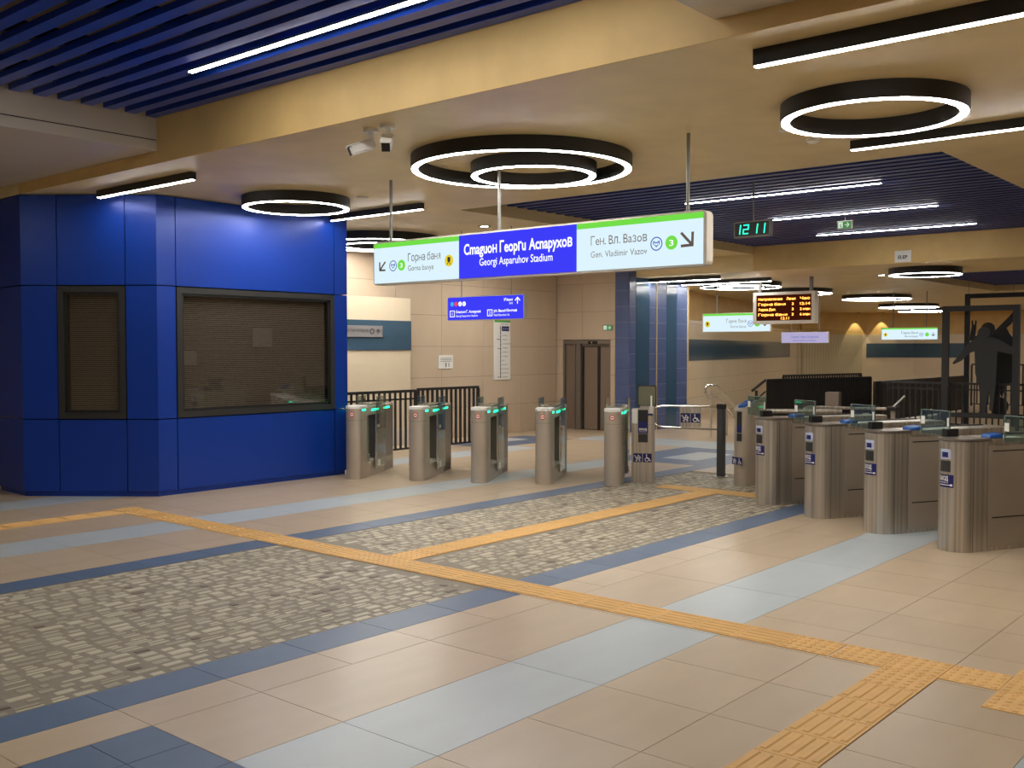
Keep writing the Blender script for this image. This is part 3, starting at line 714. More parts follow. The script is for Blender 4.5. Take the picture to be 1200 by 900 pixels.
# far signs
def farsign(x, ya, yb, za, zb, label, kind='white'):
    W = ya-yb; H = zb-za; t = thing('backlit_sign', label, 'sign', (x,(ya+yb)/2,za)); Fm = FM((-.04,W/2,0),(0,-1,0),(0,0,1))
    obj('case', MB().slab(FM((.04,W/2+.01,0),(0,-1,0),(0,0,1)), rect(-.01,W+.03,-.01,H+.01), .078), M['greypanel'], t)
    if kind == 'white':
        p = obj('light_panel', MB().slab(Fm, rect(0,W,0,H*.88), .002), M['signwhite'], t); obj('green_band', MB().slab(Fm, rect(0,W,H*.88,H), .002), M['signgreen'], t)
        text(Fm, 'Гopнa бaня', W*.66, H*.48, H*.3, M['signink'], p, fit=W*.3, align='R'); text(Fm, 'Gorna banya', W*.66, H*.2, H*.22, M['inkgrey'], p, fit=W*.24, align='R')
        mb = MB(); logoM(mb, Fm, W*.72, H*.42, H*.17); obj('metro_emblem', mb, M['ringblue'], p)
        b = obj('line_badge', MB().slab(Fm, circ(W*.82,H*.42,H*.17), .003), M['signgreen'], p)
        mb = MB(); arrow(mb, Fm, W*.93, H*.42, H*.15, -PI/2); obj('arrow', mb, M['signink'], p)
        train(p, Fm, W*.07, H*.42, H*.17)
    else:
        p = obj('light_panel', MB().slab(Fm, rect(0,W,0,H), .002), M['lilac'], t)
        text(Fm, 'Стадион Георги Аспарухов', W*.5, H*.45, H*.32, M['ringblue'], p, fit=W*.6, align='C'); text(Fm, 'Georgi Asparuhov Stadium', W*.5, H*.15, H*.22, M['ringblue'], p, fit=W*.5, align='C')
    for y in (W*.3, -W*.3): obj('hanging_rod', MB().cyl(0, y, H, Z2-za, .012, 6), M['grey'], t)
farsign(22, 12.56, 10.8, 2.17, 2.6, 'green edged white sign half hidden by the departure board')
farsign(27, 10.04, 8.61, 2.0, 2.3, 'green edged white sign hanging left of the footballer frame')
farsign(26, 12.41, 11.1, 1.92, 2.2, 'thin lilac sign on the far wall below the departure board', 'lilac')
# departure board
t = thing('departure_board', 'hanging grey board with rows of orange lit text', 'display', (20, 9.52, 2.33))
obj('case', MB().box(0,.16,-.69,.69,-.05,.62).box(-.03,0,.62,.69,-.05,.62).box(-.03,0,-.69,-.62,-.05,.62).box(-.03,0,-.62,.62,-.05,.02).box(-.03,0,-.62,.62,.56,.62), M['greypanel'], t)
F4 = FM((-.002,.62,.02),(0,-1,0),(0,0,1)); sc = obj('screen', MB().slab(F4, rect(0,1.24,0,.54), .002), M['amberdim'], t)
for k, (a, b, c) in enumerate((('Направление','Линия','Час'),('Горна баня','3','12:14'),('Хаджи Дим.','3','2 мин'),('Горна баня','3','6 мин'))):
    y = .43-k*.11; text(F4, a, .04, y, .075, M['amber'], sc, bold=.01, fit=(.55,.62,.4,.66)[k]); text(F4, b, .82 if k else .78, y, .075, M['amber'], sc, bold=.01, fit=.2 if k==0 else .04, align='C'); text(F4, c, 1.2, y, .075, M['amber'], sc, bold=.01, fit=.22, align='R')
text(F4, '12:11', .56, .02, .08, M['amber'], sc, fit=.18)
for y in (.58,-.57): obj('hanging_post', MB().box(.05,.11,y-.03,y+.03,.62,Z2-2.33), M['grey'], t)
# clock
t = thing('digital_clock', 'small digital clock on a rod reading 12 11 in green', 'clock', (11, 5.645, 3.07))
obj('case', MB().box(0,.06,-.235,.235,0,.19).box(-.01,0,-.235,.235,0,.015).box(-.01,0,-.235,.235,.175,.19).box(-.01,0,-.235,-.22,0,.19).box(-.01,0,.22,.235,0,.19), M['grey'], t)
F5 = FM((-.001,.22,.015),(0,-1,0),(0,0,1)); fc = obj('dial', MB().slab(F5, rect(0,.44,0,.16), .001), M['black'], t)
SEG = {'1':'bc','2':'abged'}
for ch, x in (('1',.0),('2',.105),('1',.22),('1',.315)):
    mb = MB(); w_, h_ = .06, .1; y = .03; sl = .012
    seg = {'a':[(x+sl,y+h_),(x+w_+sl,y+h_)],'b':[(x+w_+sl/2,y+h_/2),(x+w_+sl,y+h_)],'c':[(x+w_,y),(x+w_+sl/2,y+h_/2)],'d':[(x,y),(x+w_,y)],'e':[(x,y),(x+sl/2,y+h_/2)],'g':[(x+sl/2,y+h_/2),(x+w_+sl/2,y+h_/2)]}
    for q in SEG[ch]: stroke(mb, F5, seg[q], .012, .004)
    obj('digit', mb, M['clockled'], fc)
obj('hanging_rod', MB().cyl(.03, 0, .19, 3.73-3.07, .012, 8), M['grey'], t)
# exit pictograms
def exitsign(x, y, z, w_, h_, label, rod=0, face=-1):
    t = thing('exit_sign', label, 'sign', (x,y,z)); obj('case', MB().box(-.012,.03,-w_/2,w_/2,0,h_), M['grey'], t)
    Fm = FM((-.014,w_/2,0),(0,-1,0),(0,0,1)); p = obj('light_panel', MB().slab(Fm, rect(w_*.04,w_*.96,h_*.08,h_*.92), .002), M['exitgreen'], t)
    obj('door_symbol', MB().slab(Fm, rect(w_*.08,w_*.38,h_*.15,h_*.85), .003), M['exitwhite'], p)
    mb = MB(); stroke(mb, Fm, [(w_*.26,h_*.6),(w_*.2,h_*.4),(w_*.3,h_*.25)], h_*.1, .004); obj('runner_symbol', mb, M['exitgreen'], p)
    mb = MB(); arrow(mb, Fm, w_*.68, h_*.5, h_*.26, 0); obj('arrow', mb, M['exitwhite'], p)
    if rod: obj('hanging_rod', MB().cyl(.01, 0, h_, rod-z, .006, 6), M['grey'], t)
exitsign(14.5, 5.96, 3.5, .22, .12, 'green exit pictogram hanging below the far blue slats', rod=3.73)
exitsign(17.735, 12.42, 2.14, .24, .12, 'green exit pictogram on the wall right above the elevator')
t = obj('lettered_plate', MB().box(-.015,0,-.14,.14,0,.2), M['white']); t.location = (XR-.02, 6.34, 3.265); tag(t, 'small white plate with black letters on the golden beam', 'sign')
text(FM((-.016,.14,0),(0,-1,0),(0,0,1)), 'EI.EP', .14, .06, .08, M['ink'], t, bold=.03, align='C', fit=.16)
# ceiling bits
def puck(name, x, y, z, label, r=.06, h=.04, cat='detector'):
    t = thing(name, label, cat, (x,y,z)); obj('base', MB().cyl(0,0,-h*.5,0,r,24), M['white'], t); obj('dome', MB().cyl(0,0,-h,-h*.5,r*.45,24,r*.85), M['white'], t)
puck('smoke_detector', 8.46, 3.77, Z1, 'white smoke detector below the right single ring lamp')
puck('ceiling_disc', 7.95, 3.79, Z1, 'flat white ceiling disc beside the smoke detector', .06, .015)
puck('ceiling_disc', 8.17, 9.31, Z1, 'flat white ceiling disc right of the booth ring lamp', .07, .015)
puck('ceiling_speaker', 9.3, 9.6, Z1, 'flat white ceiling disc above the left end of the sign', .05, .012)
# security cameras
def seccam(x, y, aim, tilt, label):
    t = thing('security_camera', label, 'camera', (x,y,Z1))
    obj('mount', MB().cyl(0,0,-.03,0,.06,24), M['white'], t, smooth=True); obj('arm', MB().cyl(0,0,-.09,-.03,.024,16), M['white'], t, smooth=True)
    mb = MB(); mb.box(-.03,.19,-.04,.04,-.035,.045); me = mb.mesh('body', False, .012); me.materials.append(M['white'])
    b = bpy.data.objects.new('body', me); C.objects.link(b); b.parent = t
    b.matrix_local = Matrix.Translation((0,0,-.13)) @ Matrix.Rotation(aim,4,'Z') @ Matrix.Rotation(tilt,4,'Y')
    hd = obj('sun_hood', MB().box(-.02,.21,-.046,.046,.045,.051), M['offwhite'], b)
    obj('lens_window', MB().box(.19,.194,-.034,.034,-.03,.04), M['black'], b)
    return t
seccam(5.7, 6.38, math.radians(148), math.radians(22), 'white security camera pointing left, left one of the pair')
seccam(5.68, 6.16, math.radians(222), math.radians(28), 'white security camera facing the viewer, right one of the pair')

# ================================================================== FENCES
def fence(name, A, B, H, pitch, bw, label, m='blackfence', mid=True, raked=0, solid=0):
    A = Vector(A); B = Vector(B); d = (B-A); L = d.length; ang = math.atan2(d.y, d.x)
    t = thing(name, label, 'railing', (A.x, A.y, 0), ang)
    obj('top_rail', MB().box(0,L,-.03,.03,H-.045,H), M[m], t)
    if mid: obj('mid_rail', MB().box(0,L,-.012,.012,H-.17,H-.14), M[m], t)
    obj('bottom_rail', MB().box(0,L,-.02,.02,.05,.08), M[m], t)
    n = int(L/pitch); me = MB().box(-bw/2,bw/2,-.012,.012,.08,H-.045).mesh('bar'); me.materials.append(M[m])
    for k in range(n+1):
        o = bpy.data.objects.new('bar', me); C.objects.link(o); o.parent = t; o.location = (k*L/n, 0, 0)
    for x in ([0, L] if L < 5 else [0, L/2, L]):
        obj('post', MB().box(x-.025,x+.025,-.025,.025,0,H-.045), M[m], t)
    return t
fence('railing', (9.4,12.5), (12.15,12.5), 1.06, .115, .035, 'black barred railing beside the booth, behind the first gates')
fence('railing', (12.2,12.5), (13.73,12.5), 1.08, .115, .045, 'black barred railing right of the first, ending before the line map', mid=False)
tw_ = obj('hose_loop', MB().tube([(0,0,.95),(.02,-.03,.8),(.03,-.05,.6),(.02,-.04,.4),(0,0,.25)], .012), M['black']); tw_.location = (10.95,12.455,0); tag(tw_, 'black cable hanging in a bow beside the leftmost gate', 'cable')
tw_.hide_render = False
fence('railing', (22.9,11.3), (26.9,10.3), 1.02, .1, .085, 'dense black slatted railing left of the stairwell opening', mid=False)
fence('railing', (24.6,11.7), (28.0,11.0), 1.08, .11, .05, 'black railing behind the dense slatted one', mid=False)
fence('railing', (23.4,8.87), (30.5,8.87), 1.0, .1, .085, 'dense black slatted railing receding behind the glass flaps', mid=False)
fence('railing', (23.7,8.8), (23.9,3.5), 1.0, .125, .03, 'open black barred railing below the footballer frame')
fence('railing', (33,9.5), (33,4), 1.3, .16, .04, 'farthest black barred railing behind the footballer frame', mid=False)
t = thing('raked_rail', 'black sloping handrail end at the left of the stairwell', 'railing', (22.84,11.33,0))
obj('post', MB().box(-.35,-.3,.05,.1,0,.75), M['blackfence'], t); obj('handrail', MB().tube([(0,0,1.0),(-.42,.14,.74)], .035), M['blackfence'], t); obj('handrail', MB().tube([(0,0,.72),(-.32,.1,.5)], .02), M['blackfence'], t)
# stainless stair handrail
t = thing('stair_handrail', 'stainless steel curved stair handrail behind the swing gate', 'handrail', (17.6,10,0))
obj('upper_rail', MB().tube([(0,.0,.9),(-.02,0,.98),(.08,0,1.03),(.42,0,1.03),(1.3,0,.5)], .026, 10), M['chrome'], t, smooth=True)
obj('lower_rail', MB().tube([(0,0,.9),(.1,0,.8),(.45,0,.78),(1.25,0,.3)], .026, 10), M['chrome'], t, smooth=True)
for x, z in ((.25,1.0),(.9,.6)): obj('post', MB().cyl(x,.02,0,z-.05,.02,10), M['steel'], t)
# footballer frames
t = thing('footballer_frame', 'grey metal frame with a flat silhouette of a footballer from behind', 'sculpture', (23.55, 6.65, 0))
O = (23.55, 6.65)
fr = MB().box(-.04,.04,.62,.76,.0,2.7).box(-.04,.04,-.84,-.7,.0,2.7).box(-.04,.04,-.7,.62,2.58,2.7).box(-.04,.04,-.7,.62,.24,.34)
obj('frame', fr, M['shadow'], t)
A1=[(6.71,2.02),(6.84,1.96),(6.99,1.84),(7.13,1.64),(7.29,1.44),(7.26,1.41),(7.1,1.49),(6.93,1.66),(6.82,1.7),(6.81,1.46),(6.8,1.22),(6.73,.98),(6.69,.74),(6.67,.46),(6.72,.35),(6.7,.29),(6.62,.3),(6.57,.38),(6.55,.59),(6.52,.87),(6.49,.67),(6.5,.43),(6.44,.39),(6.4,.59),(6.38,.87),(6.37,1.07),(6.36,1.39),(6.35,1.7),(6.17,1.66),(5.99,1.62),(5.93,1.7),(6.14,1.85),(6.32,1.96),(6.47,2.01),(6.56,2.01)]
B1=[(6.69,1.94),(6.81,1.94),(6.95,1.93),(6.94,2.09),(6.91,2.25),(6.92,2.37),(6.89,2.39),(6.88,2.29),(6.85,2.29),(6.84,2.39),(6.81,2.37),(6.82,2.18),(6.84,2.04),(6.69,2.02)]
C1=[(6.47,2.1),(6.43,2.15),(6.29,2.3),(6.14,2.46),(6.0,2.62),(5.94,2.65),(5.96,2.52),(6.1,2.29),(6.19,2.21),(6.13,2.09),(6.02,1.94),(5.95,1.81),(5.9,1.63),(5.98,1.39),(6.06,1.23),(6.01,1.08),(6.16,.95),(6.22,.84),(6.26,.68),(6.32,.83),(6.42,1.15),(6.44,1.63)]
Fs = FM((-.01,0,0),(0,-1,0),(0,0,1)); cv = lambda P, k=1.0: [((O[1]-a*.985)*k, b) for a, b in P]
ff = MB().slab(Fs, cv(A1), .02); ff.slab(Fs, circ(O[1]-6.63*.985, 2.1, .13), .022).slab(Fs, rect(O[1]-6.7*.985, O[1]-6.56*.985, 1.93, 2.05), .024)
obj('player_silhouette', ff, M['shadow'], t)
t = thing('footballer_frame', 'black metal frame behind with a silhouette raising both arms', 'sculpture', (24.35, 6.65, 0))
obj('frame', MB().box(-.04,.04,.42,.52,.0,3.0).box(-.04,.04,-1.5,-1.4,.0,3.0).box(-.04,.04,-1.4,.42,2.9,3.0).box(-.04,.04,-1.4,.42,.2,.3), M['metalblack'], t)
Fs = FM((-.01,.0,0),(0,-1,0),(0,0,1)); cv2 = lambda P: [(6.65-a*1.015, 1.75+(b-1.75)*1.02) for a, b in P]
ff = MB().slab(Fs, cv2(B1), .02).slab(Fs, cv2(C1), .021).slab(Fs, circ(6.65-6.57*1.015, 2.2, .15, 12), .022).slab(Fs, circ(6.65-6.32*1.015, .48, .2), .023).slab(Fs, rect(6.65-6.8*1.015,6.65-6.4*1.015,1.3,2.08), .024).slab(Fs, rect(6.65-6.5*1.015,6.65-6.3*1.015,.5,1.4), .025)
obj('player_silhouette', ff, M['metalblack'], t)
t = obj('steel_cabinet', MB().box(-.08,.08,-.16,.16,0,.78), M['steeldark'], bevel=.01); t.location = (22.2,9.35,0); tag(t, 'narrow brown grey cabinet standing before the dense black railing', 'cabinet')
for k, (x, y) in enumerate(((24.35, 7.1), (24.35, 6.15))):
    t = obj('suspension_wire', MB().cyl(0,0,0,.395,.006,6), M['chrome']); t.location = (x,y,3.0); tag(t, '%s thin wire holding the rear footballer frame from the ceiling' % ('left' if k == 0 else 'right'), 'wire')

# ================================================================== TURNSTILES
RL = math.radians(29.5); RR = math.radians(-28)
def nose_poly(L, wd, dep, n=12):
    """rounded front end at x=-dep, square rear"""
    p = [(L, -wd/2), (L, wd/2)]
    for k in range(n+1):
        a = PI/2+PI*k/n; p.append((dep*math.cos(a), wd/2*math.sin(a)))
    return p
def symbols(parent, Fm, x, y, s):
    """pram and wheelchair pictograms, white on navy"""
    a = obj('pram_sticker', MB().slab(Fm, rect(x-s-.004, x-.004, y, y+s), .002), M['navy'], parent)
    mb = MB(); c = x-s/2-.004
    stroke(mb, Fm, [(c-s*.38,y+s*.72),(c-s*.28,y+s*.72),(c-s*.2,y+s*.5),(c+s*.3,y+s*.5),(c+s*.2,y+s*.34),(c-s*.1,y+s*.34),(c-s*.2,y+s*.5)], s*.07, .004)
    stroke(mb, Fm, [(c-s*.02,y+s*.55),(c+s*.05,y+s*.8),(c+s*.3,y+s*.55)], s*.07, .004); annulus(mb, Fm, c-s*.15, y+s*.18, s*.1, s*.05, .004, 12); annulus(mb, Fm, c+s*.2, y+s*.18, s*.1, s*.05, .004, 12); obj('pram_symbol', mb, M['white'], a)
    a = obj('wheelchair_sticker', MB().slab(Fm, rect(x+.004, x+s+.004, y, y+s), .002), M['navy'], parent)
    mb = MB(); c = x+s/2+.004
    annulus(mb, Fm, c-s*.04, y+s*.32, s*.24, s*.17, .004, 16); mb.slab(Fm, circ(c-s*.08,y+s*.84,s*.07,10), .004)
    stroke(mb, Fm, [(c-s*.08,y+s*.74),(c-s*.04,y+s*.45),(c+s*.2,y+s*.45),(c+s*.3,y+s*.18),(c+s*.38,y+s*.2)], s*.08, .004); obj('wheelchair_symbol', mb, M['white'], a)
def exit_gate(loc, label, last=False):
    t = thing('exit_gate', label, 'turnstile', loc, RL, 'slim steel exit gates')
    W_ = .22; Lh = 1.36
    obj('front_column', MB().prism(nose_poly(.2, W_, .07), 0, .95), M['steel2'], t, smooth=True)
    obj('front_seam', MB().prism(nose_poly(.201, W_+.002, .0705), .79, .794), M['steeldark'], t)
    obj('cap', MB().prism(nose_poly(.22, W_+.004, .072), .95, .985), M['white'], t)
    obj('rear_column', MB().box(.95, Lh, -W_/2, W_/2, (0 if not last else .35), .93), M['steeldark'], t, bevel=.006)
    obj('plinth', MB().box(.2, Lh, -W_/2, W_/2, 0, .2) if not last else MB().add(*taper(W_, Lh)), M['steel2'], t)
    obj('top_beam', MB().box(.2, Lh, -W_/2+.004, W_/2-.004, .84, .955), M['steel2'], t, bevel=.006)
    obj('rear_trim', MB().box(Lh, Lh+.012, -W_/2-.003, W_/2+.003, .0 if not last else .4, .97), M['steel'], t)
    for s in (-1, 1):
        for a, b in ((.42,.72),(.95,1.2)): obj('led_strip', MB().box(a, b, s*W_/2-.004*s, s*(W_/2+.004), .895, .92), M['led'], t, label='glowing green strip')
        obj('led_strip', MB().box(.02, .16, s*W_/2, s*(W_/2+.002), .915, .94), M['led'], t)
        g_ = obj('glass_flap', MB().box(.52, .9, s*(W_/2+.03), s*(W_/2+.042), .1, 1.09), M['gglass'], t, label='clear glass flap')
        obj('hinge_rod', MB().cyl(.5, s*(W_/2+.03), .1, .86, .016, 10), M['chrome'], g_)
        obj('clamp', MB().box(.54,.62, s*(W_/2+.005), s*(W_/2+.055), .12, .2), M['white'], g_)
        obj('clamp', MB().box(.54,.62, s*(W_/2+.005), s*(W_/2+.055), .66, .7), M['steel'], g_)
    if not last: obj('inner_post', MB().box(.42, .52, -.03, .03, .2, .84), M['steel'], t)
    else: obj('inner_fill', MB().box(.2, .95, -W_/2+.01, W_/2-.01, .4, .84), M['steel2'], t)
    obj('lid', MB().box(.3, .95, -.08, .08, .955, .99), M['clear'], t, label='clear raised lid'); obj('lid_frame', MB().box(.3,.96,-.082,-.075,.985,.995).box(.3,.96,.075,.082,.985,.995).box(.3,.306,-.08,.08,.955,.995).box(.954,.96,-.08,.08,.955,.995), M['steel'], t)
    Fm = FM((-.0745,0,.875),(0,-1,0),(0,0,1))
    st = obj('no_entry_sticker', MB().slab(Fm, circ(0,0,.036), .003), M['white'], t); mb = MB(); annulus(mb, Fm, 0, 0, .036, .027, .005); mb.slab(Fm, rect(-.018,.018,-.006,.006), .005); obj('red_ring', mb, M['red'], st)
    return t
def taper(W_, Lh):
    a = W_/2; P = [(.2,0),(.42,0),(Lh,.35),(Lh,.5),(.2,.5)]; n = 5
    vs = [(x,-a,z) for x, z in P]+[(x,a,z) for x, z in P]
    return vs, [tuple(range(n)), tuple(range(n,2*n))[::-1]]+[(i,(i+1)%n,(i+1)%n+n,i+n) for i in range(n)]
# nose centres follow a line angled at 60 degrees
gl = [(9.02,10.47),(9.45,9.70),(9.83,8.93),(10.27,8.20),(10.72,7.43)]
order = ['nearest the blue booth','second from the blue booth','middle one of the five','fourth from the blue booth']
g0 = exit_gate((*gl[0],0), 'slim steel exit gate with green lights, '+order[0])
for k in (1,2,3): dup(g0, (*gl[k],0), RL, 'slim steel exit gate with green lights, '+order[k])
exit_gate((*gl[4],0), 'slim steel gate with slanted rear foot beside the flat pedestal', last=True)

def wrapR(R, zc, a0=PI):      # map sticker x,y on the round nose, centre angle a0
    return lambda p: Vector(((R+p.z)*math.cos(a0+p.x/R), (R+p.z)*math.sin(a0+p.x/R), zc+p.y))
def patch(R, x0, x1, z0, z1, t=.002, a0=PI, n=6):
    vs = []; 
    for k in range(n+1):
        a = a0+(x0+(x1-x0)*k/n)/R
        for r, z in ((R,z0),(R+t,z0),(R+t,z1),(R,z1)): vs.append((r*math.cos(a), r*math.sin(a), z))
    fs = [(4*k+j, 4*k+(j+1)%4, 4*k+4+(j+1)%4, 4*k+4+j) for k in range(n) for j in range(4)]+[(0,1,2,3),(4*n+3,4*n+2,4*n+1,4*n)]
    return MB().add(vs, fs)
def entry_gate(loc, label):
    t = thing('entry_gate', label, 'turnstile', loc, RR, 'wide steel entry gates'); R = .16; Lh = 1.5
    obj('body', MB().prism(nose_poly(Lh, 2*R, R, 24), 0, .955), M['steel'], t, smooth=True)
    obj('nose_rim', MB().prism(nose_poly(.2, 2*R+.012, R+.006, 24), .96, .978), M['steeldark'], t, smooth=True)
    obj('deck', MB().box(.2, Lh+.02, -R-.006, R+.006, .93, .975), M['steel'], t, bevel=.005)
    for s in (-1,):
        y0 = s*R
        obj('side_panel', MB().box(.17, .7, y0-.004, y0, .03, .915), M['steel2'], t, bevel=.002)
        obj('slot', MB().box(.22, .66, y0-.0055, y0-.0035, .862, .872), M['black'], t); obj('slot', MB().box(.22, .66, y0-.0055, y0-.0035, .283, .293), M['black'], t)
        obj('side_panel', MB().box(.72, 1.48, y0-.004, y0, .03, .915), M['steel2'], t, bevel=.002)
        obj('seam', MB().box(.005, .012, y0-.001, y0+.002, 0, .95), M['steeldark'], t)
    a = PI+.05
    e = obj('reader_window', patch(R, -.055, .055, .80, .885, .002, a), M['lilac2'], t, label='pale sticker with a blue card')
    obj('card_symbol', patch(R, -.03, .03, .815, .86, .004, a), M['navy'], e)
    obj('validator_glass', patch(R, -.052, .052, .69, .785, .003, a), M['frame'], t)
    s_ = obj('entrance_sticker', patch(R, -.06, .08, .555, .665, .002, a), M['navy'], t, label='blue entrance sticker with white words and arrow')
    text(None, 'ВХОД', -.052, .615, .05, M['white'], s_, bold=.03, wrap=wrapR(R, 0, a), fit=.085, z=.0035); text(None, 'entrance', -.052, .592, .022, M['white'], s_, wrap=wrapR(R, 0, a), fit=.085, z=.0035)
    w_ = wrapR(R, 0, a); mb = patch(R, -.05, .06, .573, .579, .004, a); ar = patch(R, .05, .07, .568, .584, .004, a); mb.add(ar.v, ar.f); obj('arrow', mb, M['white'], s_)
    # blue reader pad on the deck
    p = MB().add([(.2,-.15,.976),(.36,-.15,.976),(.36,-.04,.976),(.2,-.04,.976),(.21,-.145,1.0),(.35,-.145,1.012),(.35,-.045,1.022),(.21,-.045,1.012)],
                 [(0,3,2,1),(4,5,6,7),(0,1,5,4),(1,2,6,5),(2,3,7,6),(3,0,4,7)])
    pd = obj('card_reader', p, M['pad'], t, bevel=.006, label='blue card reader pad')
    obj('deck_notice', MB().box(.42,.6,-.14,-.03,.975,.977), M['white'], t)
    obj('clamp', MB().box(-.03,.1,.1,.165,.96,1.045), M['black'], t, bevel=.004)
    g_ = obj('glass_flap', MB().prism([(.03,.14),(.042,.14),(.042,.48),(.03,.48)], .98, 1.2), M['gglass'], t, label='clear glass flap')
    obj('flap_edge', MB().box(.029,.043,.14,.48,1.196,1.202).box(.029,.043,.476,.482,.98,1.2).box(.029,.043,.14,.145,.98,1.2), M['edgeglass'], g_)
    obj('flap_badge', MB().box(.027,.03,.43,.475,1.07,1.14), M['offwhite'], g_); obj('flap_badge', MB().box(.027,.03,.145,.165,1.06,1.14), M['offwhite'], g_)
    obj('rear_glass_edge', MB().box(.5,1.4,.12,.165,.975,.985), M['black'], t)
    return t
M['lilac2'] = mat('lilac2', (176, 182, 205), .4); M['edgeglass'] = mat('edgeglass', (120, 140, 132), .3)
gr = [(10.65,5.22),(10.14,4.40),(9.68,3.59),(9.25,2.76),(8.79,1.93)]
e0 = entry_gate((*gr[0],0), 'wide steel entry gate farthest left, next to the sloped pedestal')
for k, l in ((1,'second from the sloped pedestal'),(2,'third from the sloped pedestal'),(3,'nearest fully seen, largest in the photo'),(4,'whose glass flap shows at the right edge of the photo')):
    dup(e0, (*gr[k],0), RR, 'wide steel entry gate, '+l)
# flat pedestal of the wide lane
t = thing('reader_pedestal', 'flat steel pedestal with reader screen left of the swing gate', 'pedestal', (11.2,7.29,0), RL)
obj('body', MB().box(0,.14,-.145,.145,0,.97), M['steel'], t, bevel=.006)
Fm = FM((-.001,.145,0),(0,-1,0),(0,0,1))
obj('white_strip', MB().slab(Fm, rect(.005,.075,.78,.965), .002), M['offwhite'], t); obj('seam', MB().slab(Fm, rect(0,.29,.76,.763), .001), M['steeldark'], t)
p = obj('reader_screen', MB().slab(Fm, rect(.085,.215,.645,.955), .003), M['black'], t); obj('screen_panel', MB().slab(Fm, rect(.085,.215,.65,.8), .004), M['navy'], p)
text(Fm, 'ВХОД', .15, .69, .035, M['white'], p, bold=.03, align='C', fit=.1, z=.006); text(Fm, 'entrance', .15, .665, .02, M['white'], p, align='C', fit=.1, z=.006)
obj('validator_glass', MB().slab(Fm, rect(.088,.212,.53,.64), .003), M['frame'], t); obj('blue_notch', MB().box(-.02,.0,-.13,-.06,.885,.91), M['navy'], t)
symbols(t, Fm, .145, .27, .115)
obj('lock_bracket', MB().box(-.01,.06,-.14,-.08,.9,1.0), M['greypanel'], t); obj('lock_lever', MB().box(.01,.03,-.12,-.1,1.0,1.14), M['white'], t)
t = thing('framed_mirror_panel', 'black framed square glass panel rising behind the flat pedestal', 'panel', (11.42,7.36,0), RL)
Fm = FM((0,.13,0),(0,-1,0),(0,0,1)); obj('frame', MB().slab(Fm, rrect(0,.25,.99,1.27,.03), .02), M['black'], t); obj('glass', MB().slab(FM((-.021,.13,0),(0,-1,0),(0,0,1)), rrect(.015,.235,1.005,1.255,.022), .002), M['mirror'] if 'mirror' in M else mat('mirrorglass', (118,116,98), .15), t)
obj('stem', MB().box(-.02,0,-.1,.1,0,1.0), M['steel2'], t)
# swing gate
px_, py_ = 12.4, 6.8
t = thing('swing_gate', 'dark square post carrying a chrome tube swing arm', 'gate', (px_,py_,0))
obj('post', MB().box(-.045,.045,-.045,.045,0,.93), M['postgrey'], t, bevel=.004); obj('cap', MB().box(-.05,.05,-.05,.05,.93,1.0), M['black'], t, bevel=.004); obj('base_plate', MB().box(-.09,.09,-.09,.09,0,.012), M['steel'], t)
E = Vector((11.98-px_, 7.62-py_)); u = E.normalized(); Le = E.length
P_ = lambda s, z: (u.x*s, u.y*s, z)
obj('swing_arm', MB().tube([P_(.05,.965),P_(Le-.12,.965),P_(Le-.05,.95),P_(Le-.01,.91),P_(Le,.86),P_(Le,.78),P_(Le-.01,.73),P_(Le-.05,.69),P_(Le-.12,.675),P_(Le-.4,.67)], .016, 10), M['chrome'], t, smooth=True)
obj('lower_bar', MB().tube([P_(.05,.652),P_(Le-.3,.662)], .012, 8), M['steeldark'], t, smooth=True)
Fm = FM((P_(.56,0)[0], P_(.56,0)[1], 0), (-u.x,-u.y,0), (0,0,1)) ; Fm = Fm @ Matrix.Translation((0,0,.018))
pl_ = obj('sign_plate', MB().slab(Fm, rect(0,.29,.68,.95), .006), M['steel'], t); symbols(pl_, Fm @ Matrix.Translation((0,0,.006)), .145, .74, .13)
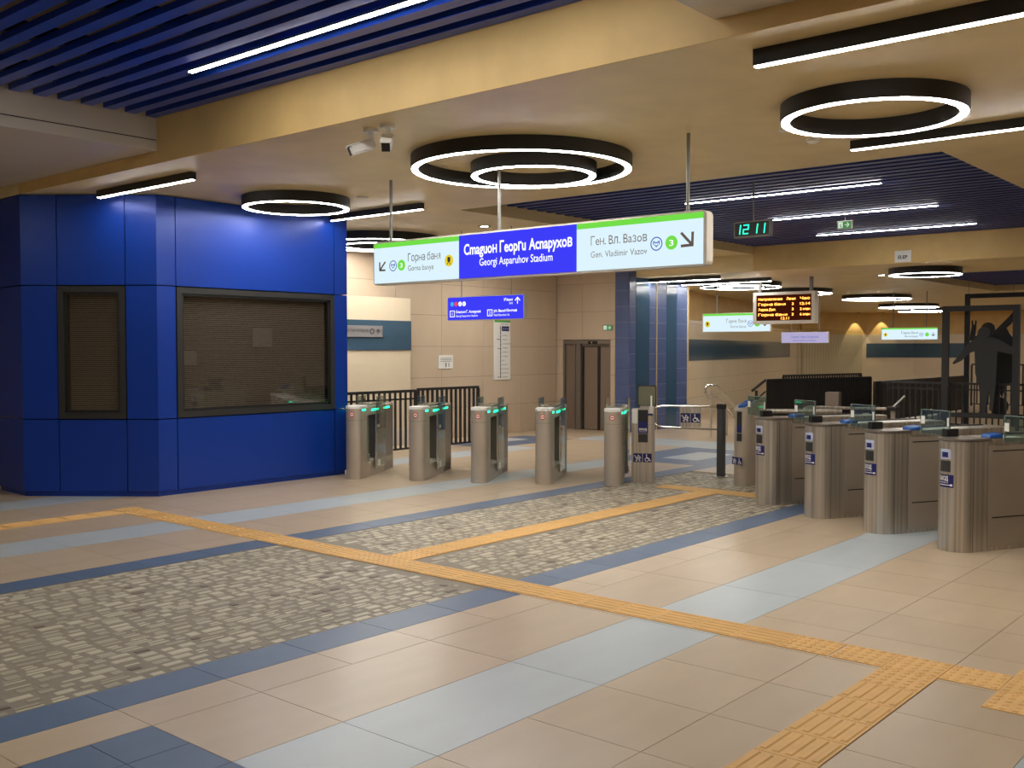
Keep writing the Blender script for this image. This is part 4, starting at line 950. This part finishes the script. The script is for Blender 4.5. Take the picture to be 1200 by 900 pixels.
# sloped pedestal
t = thing('sloped_pedestal', 'rounded steel pedestal with sloping head and blue reader', 'pedestal', (11.88,6.19,0), math.radians(-15))
obj('body', MB().prism(nose_poly(.14, .25, .12, 20), 0, .9), M['steel2'], t, smooth=True)
hd = MB().prism(nose_poly(.14,.25,.12,20), .8, 1.0)
hd.v = [(x, y, z if z < .9 else z-max(0,(-x+.06))*.75-max(0,y-.0)*.25) for x, y, z in hd.v]
obj('sloped_head', MB().add([(x*1.01,y*1.01,z+.1) for x,y,z in hd.v], hd.f), M['steel2'], t, smooth=True)
obj('blue_reader', MB().add([(-.06,-.075,1.0),(.09,-.075,1.07),(.09,.045,1.06),(-.06,.045,.99),(-.065,-.075,1.03),(.085,-.075,1.1),(.085,.045,1.09),(-.065,.045,1.02)], [(0,3,2,1),(4,5,6,7),(0,1,5,4),(1,2,6,5),(2,3,7,6),(3,0,4,7)]), M['pad'], t, bevel=.005)
a = PI+.22; R = .125
obj('reader_screen', patch(R, -.03, .04, .72, .95, .003, a), M['black'], t); obj('screen_panel', patch(R, -.028, .038, .68, .78, .005, a), M['navy'], t); obj('validator_glass', patch(R, -.03, .04, .57, .67, .003, a), M['frame'], t)
Fm = FM((-.124,.07,0),(-.15,-1,0),(0,0,1)); symbols(t, Fm, .085, .27, .095)
# guard rails behind
t = thing('guard_rail', 'horizontal brushed steel guard rail between sloped pedestal and first entry gate', 'railing', (12.1,6.0,0))
obj('rail', MB().tube([(0,0,.95),(.56,-.78,.95)], .03, 10), M['steel'], t, smooth=True); obj('post', MB().cyl(.55,-.76,0,.93,.02,10), M['steel'], t)
t = thing('guard_rail', 'bent steel guard rail behind the first and second entry gates', 'railing', (13.0,5.9,0))
obj('rail', MB().tube([(0,0,.85),(0.02,-.02,.95),(.05,-.06,.965),(.75,-.85,.94)], .02, 8), M['steel'], t, smooth=True); obj('post', MB().cyl(0,0,0,.86,.02,10), M['steel'], t)
t = thing('lane_lever', 'short white lever sticking up behind the second entry gate', 'lever', (13.76,4.96,0))
obj('post', MB().cyl(0,0,0,.92,.03,10), M['steel2'], t); obj('head', MB().box(-.06,.06,-.06,.06,.92,.97), M['black'], t); obj('handle', MB().tube([(0,0,.97),(.1,-.12,1.12)], .012, 8), M['white'], t)
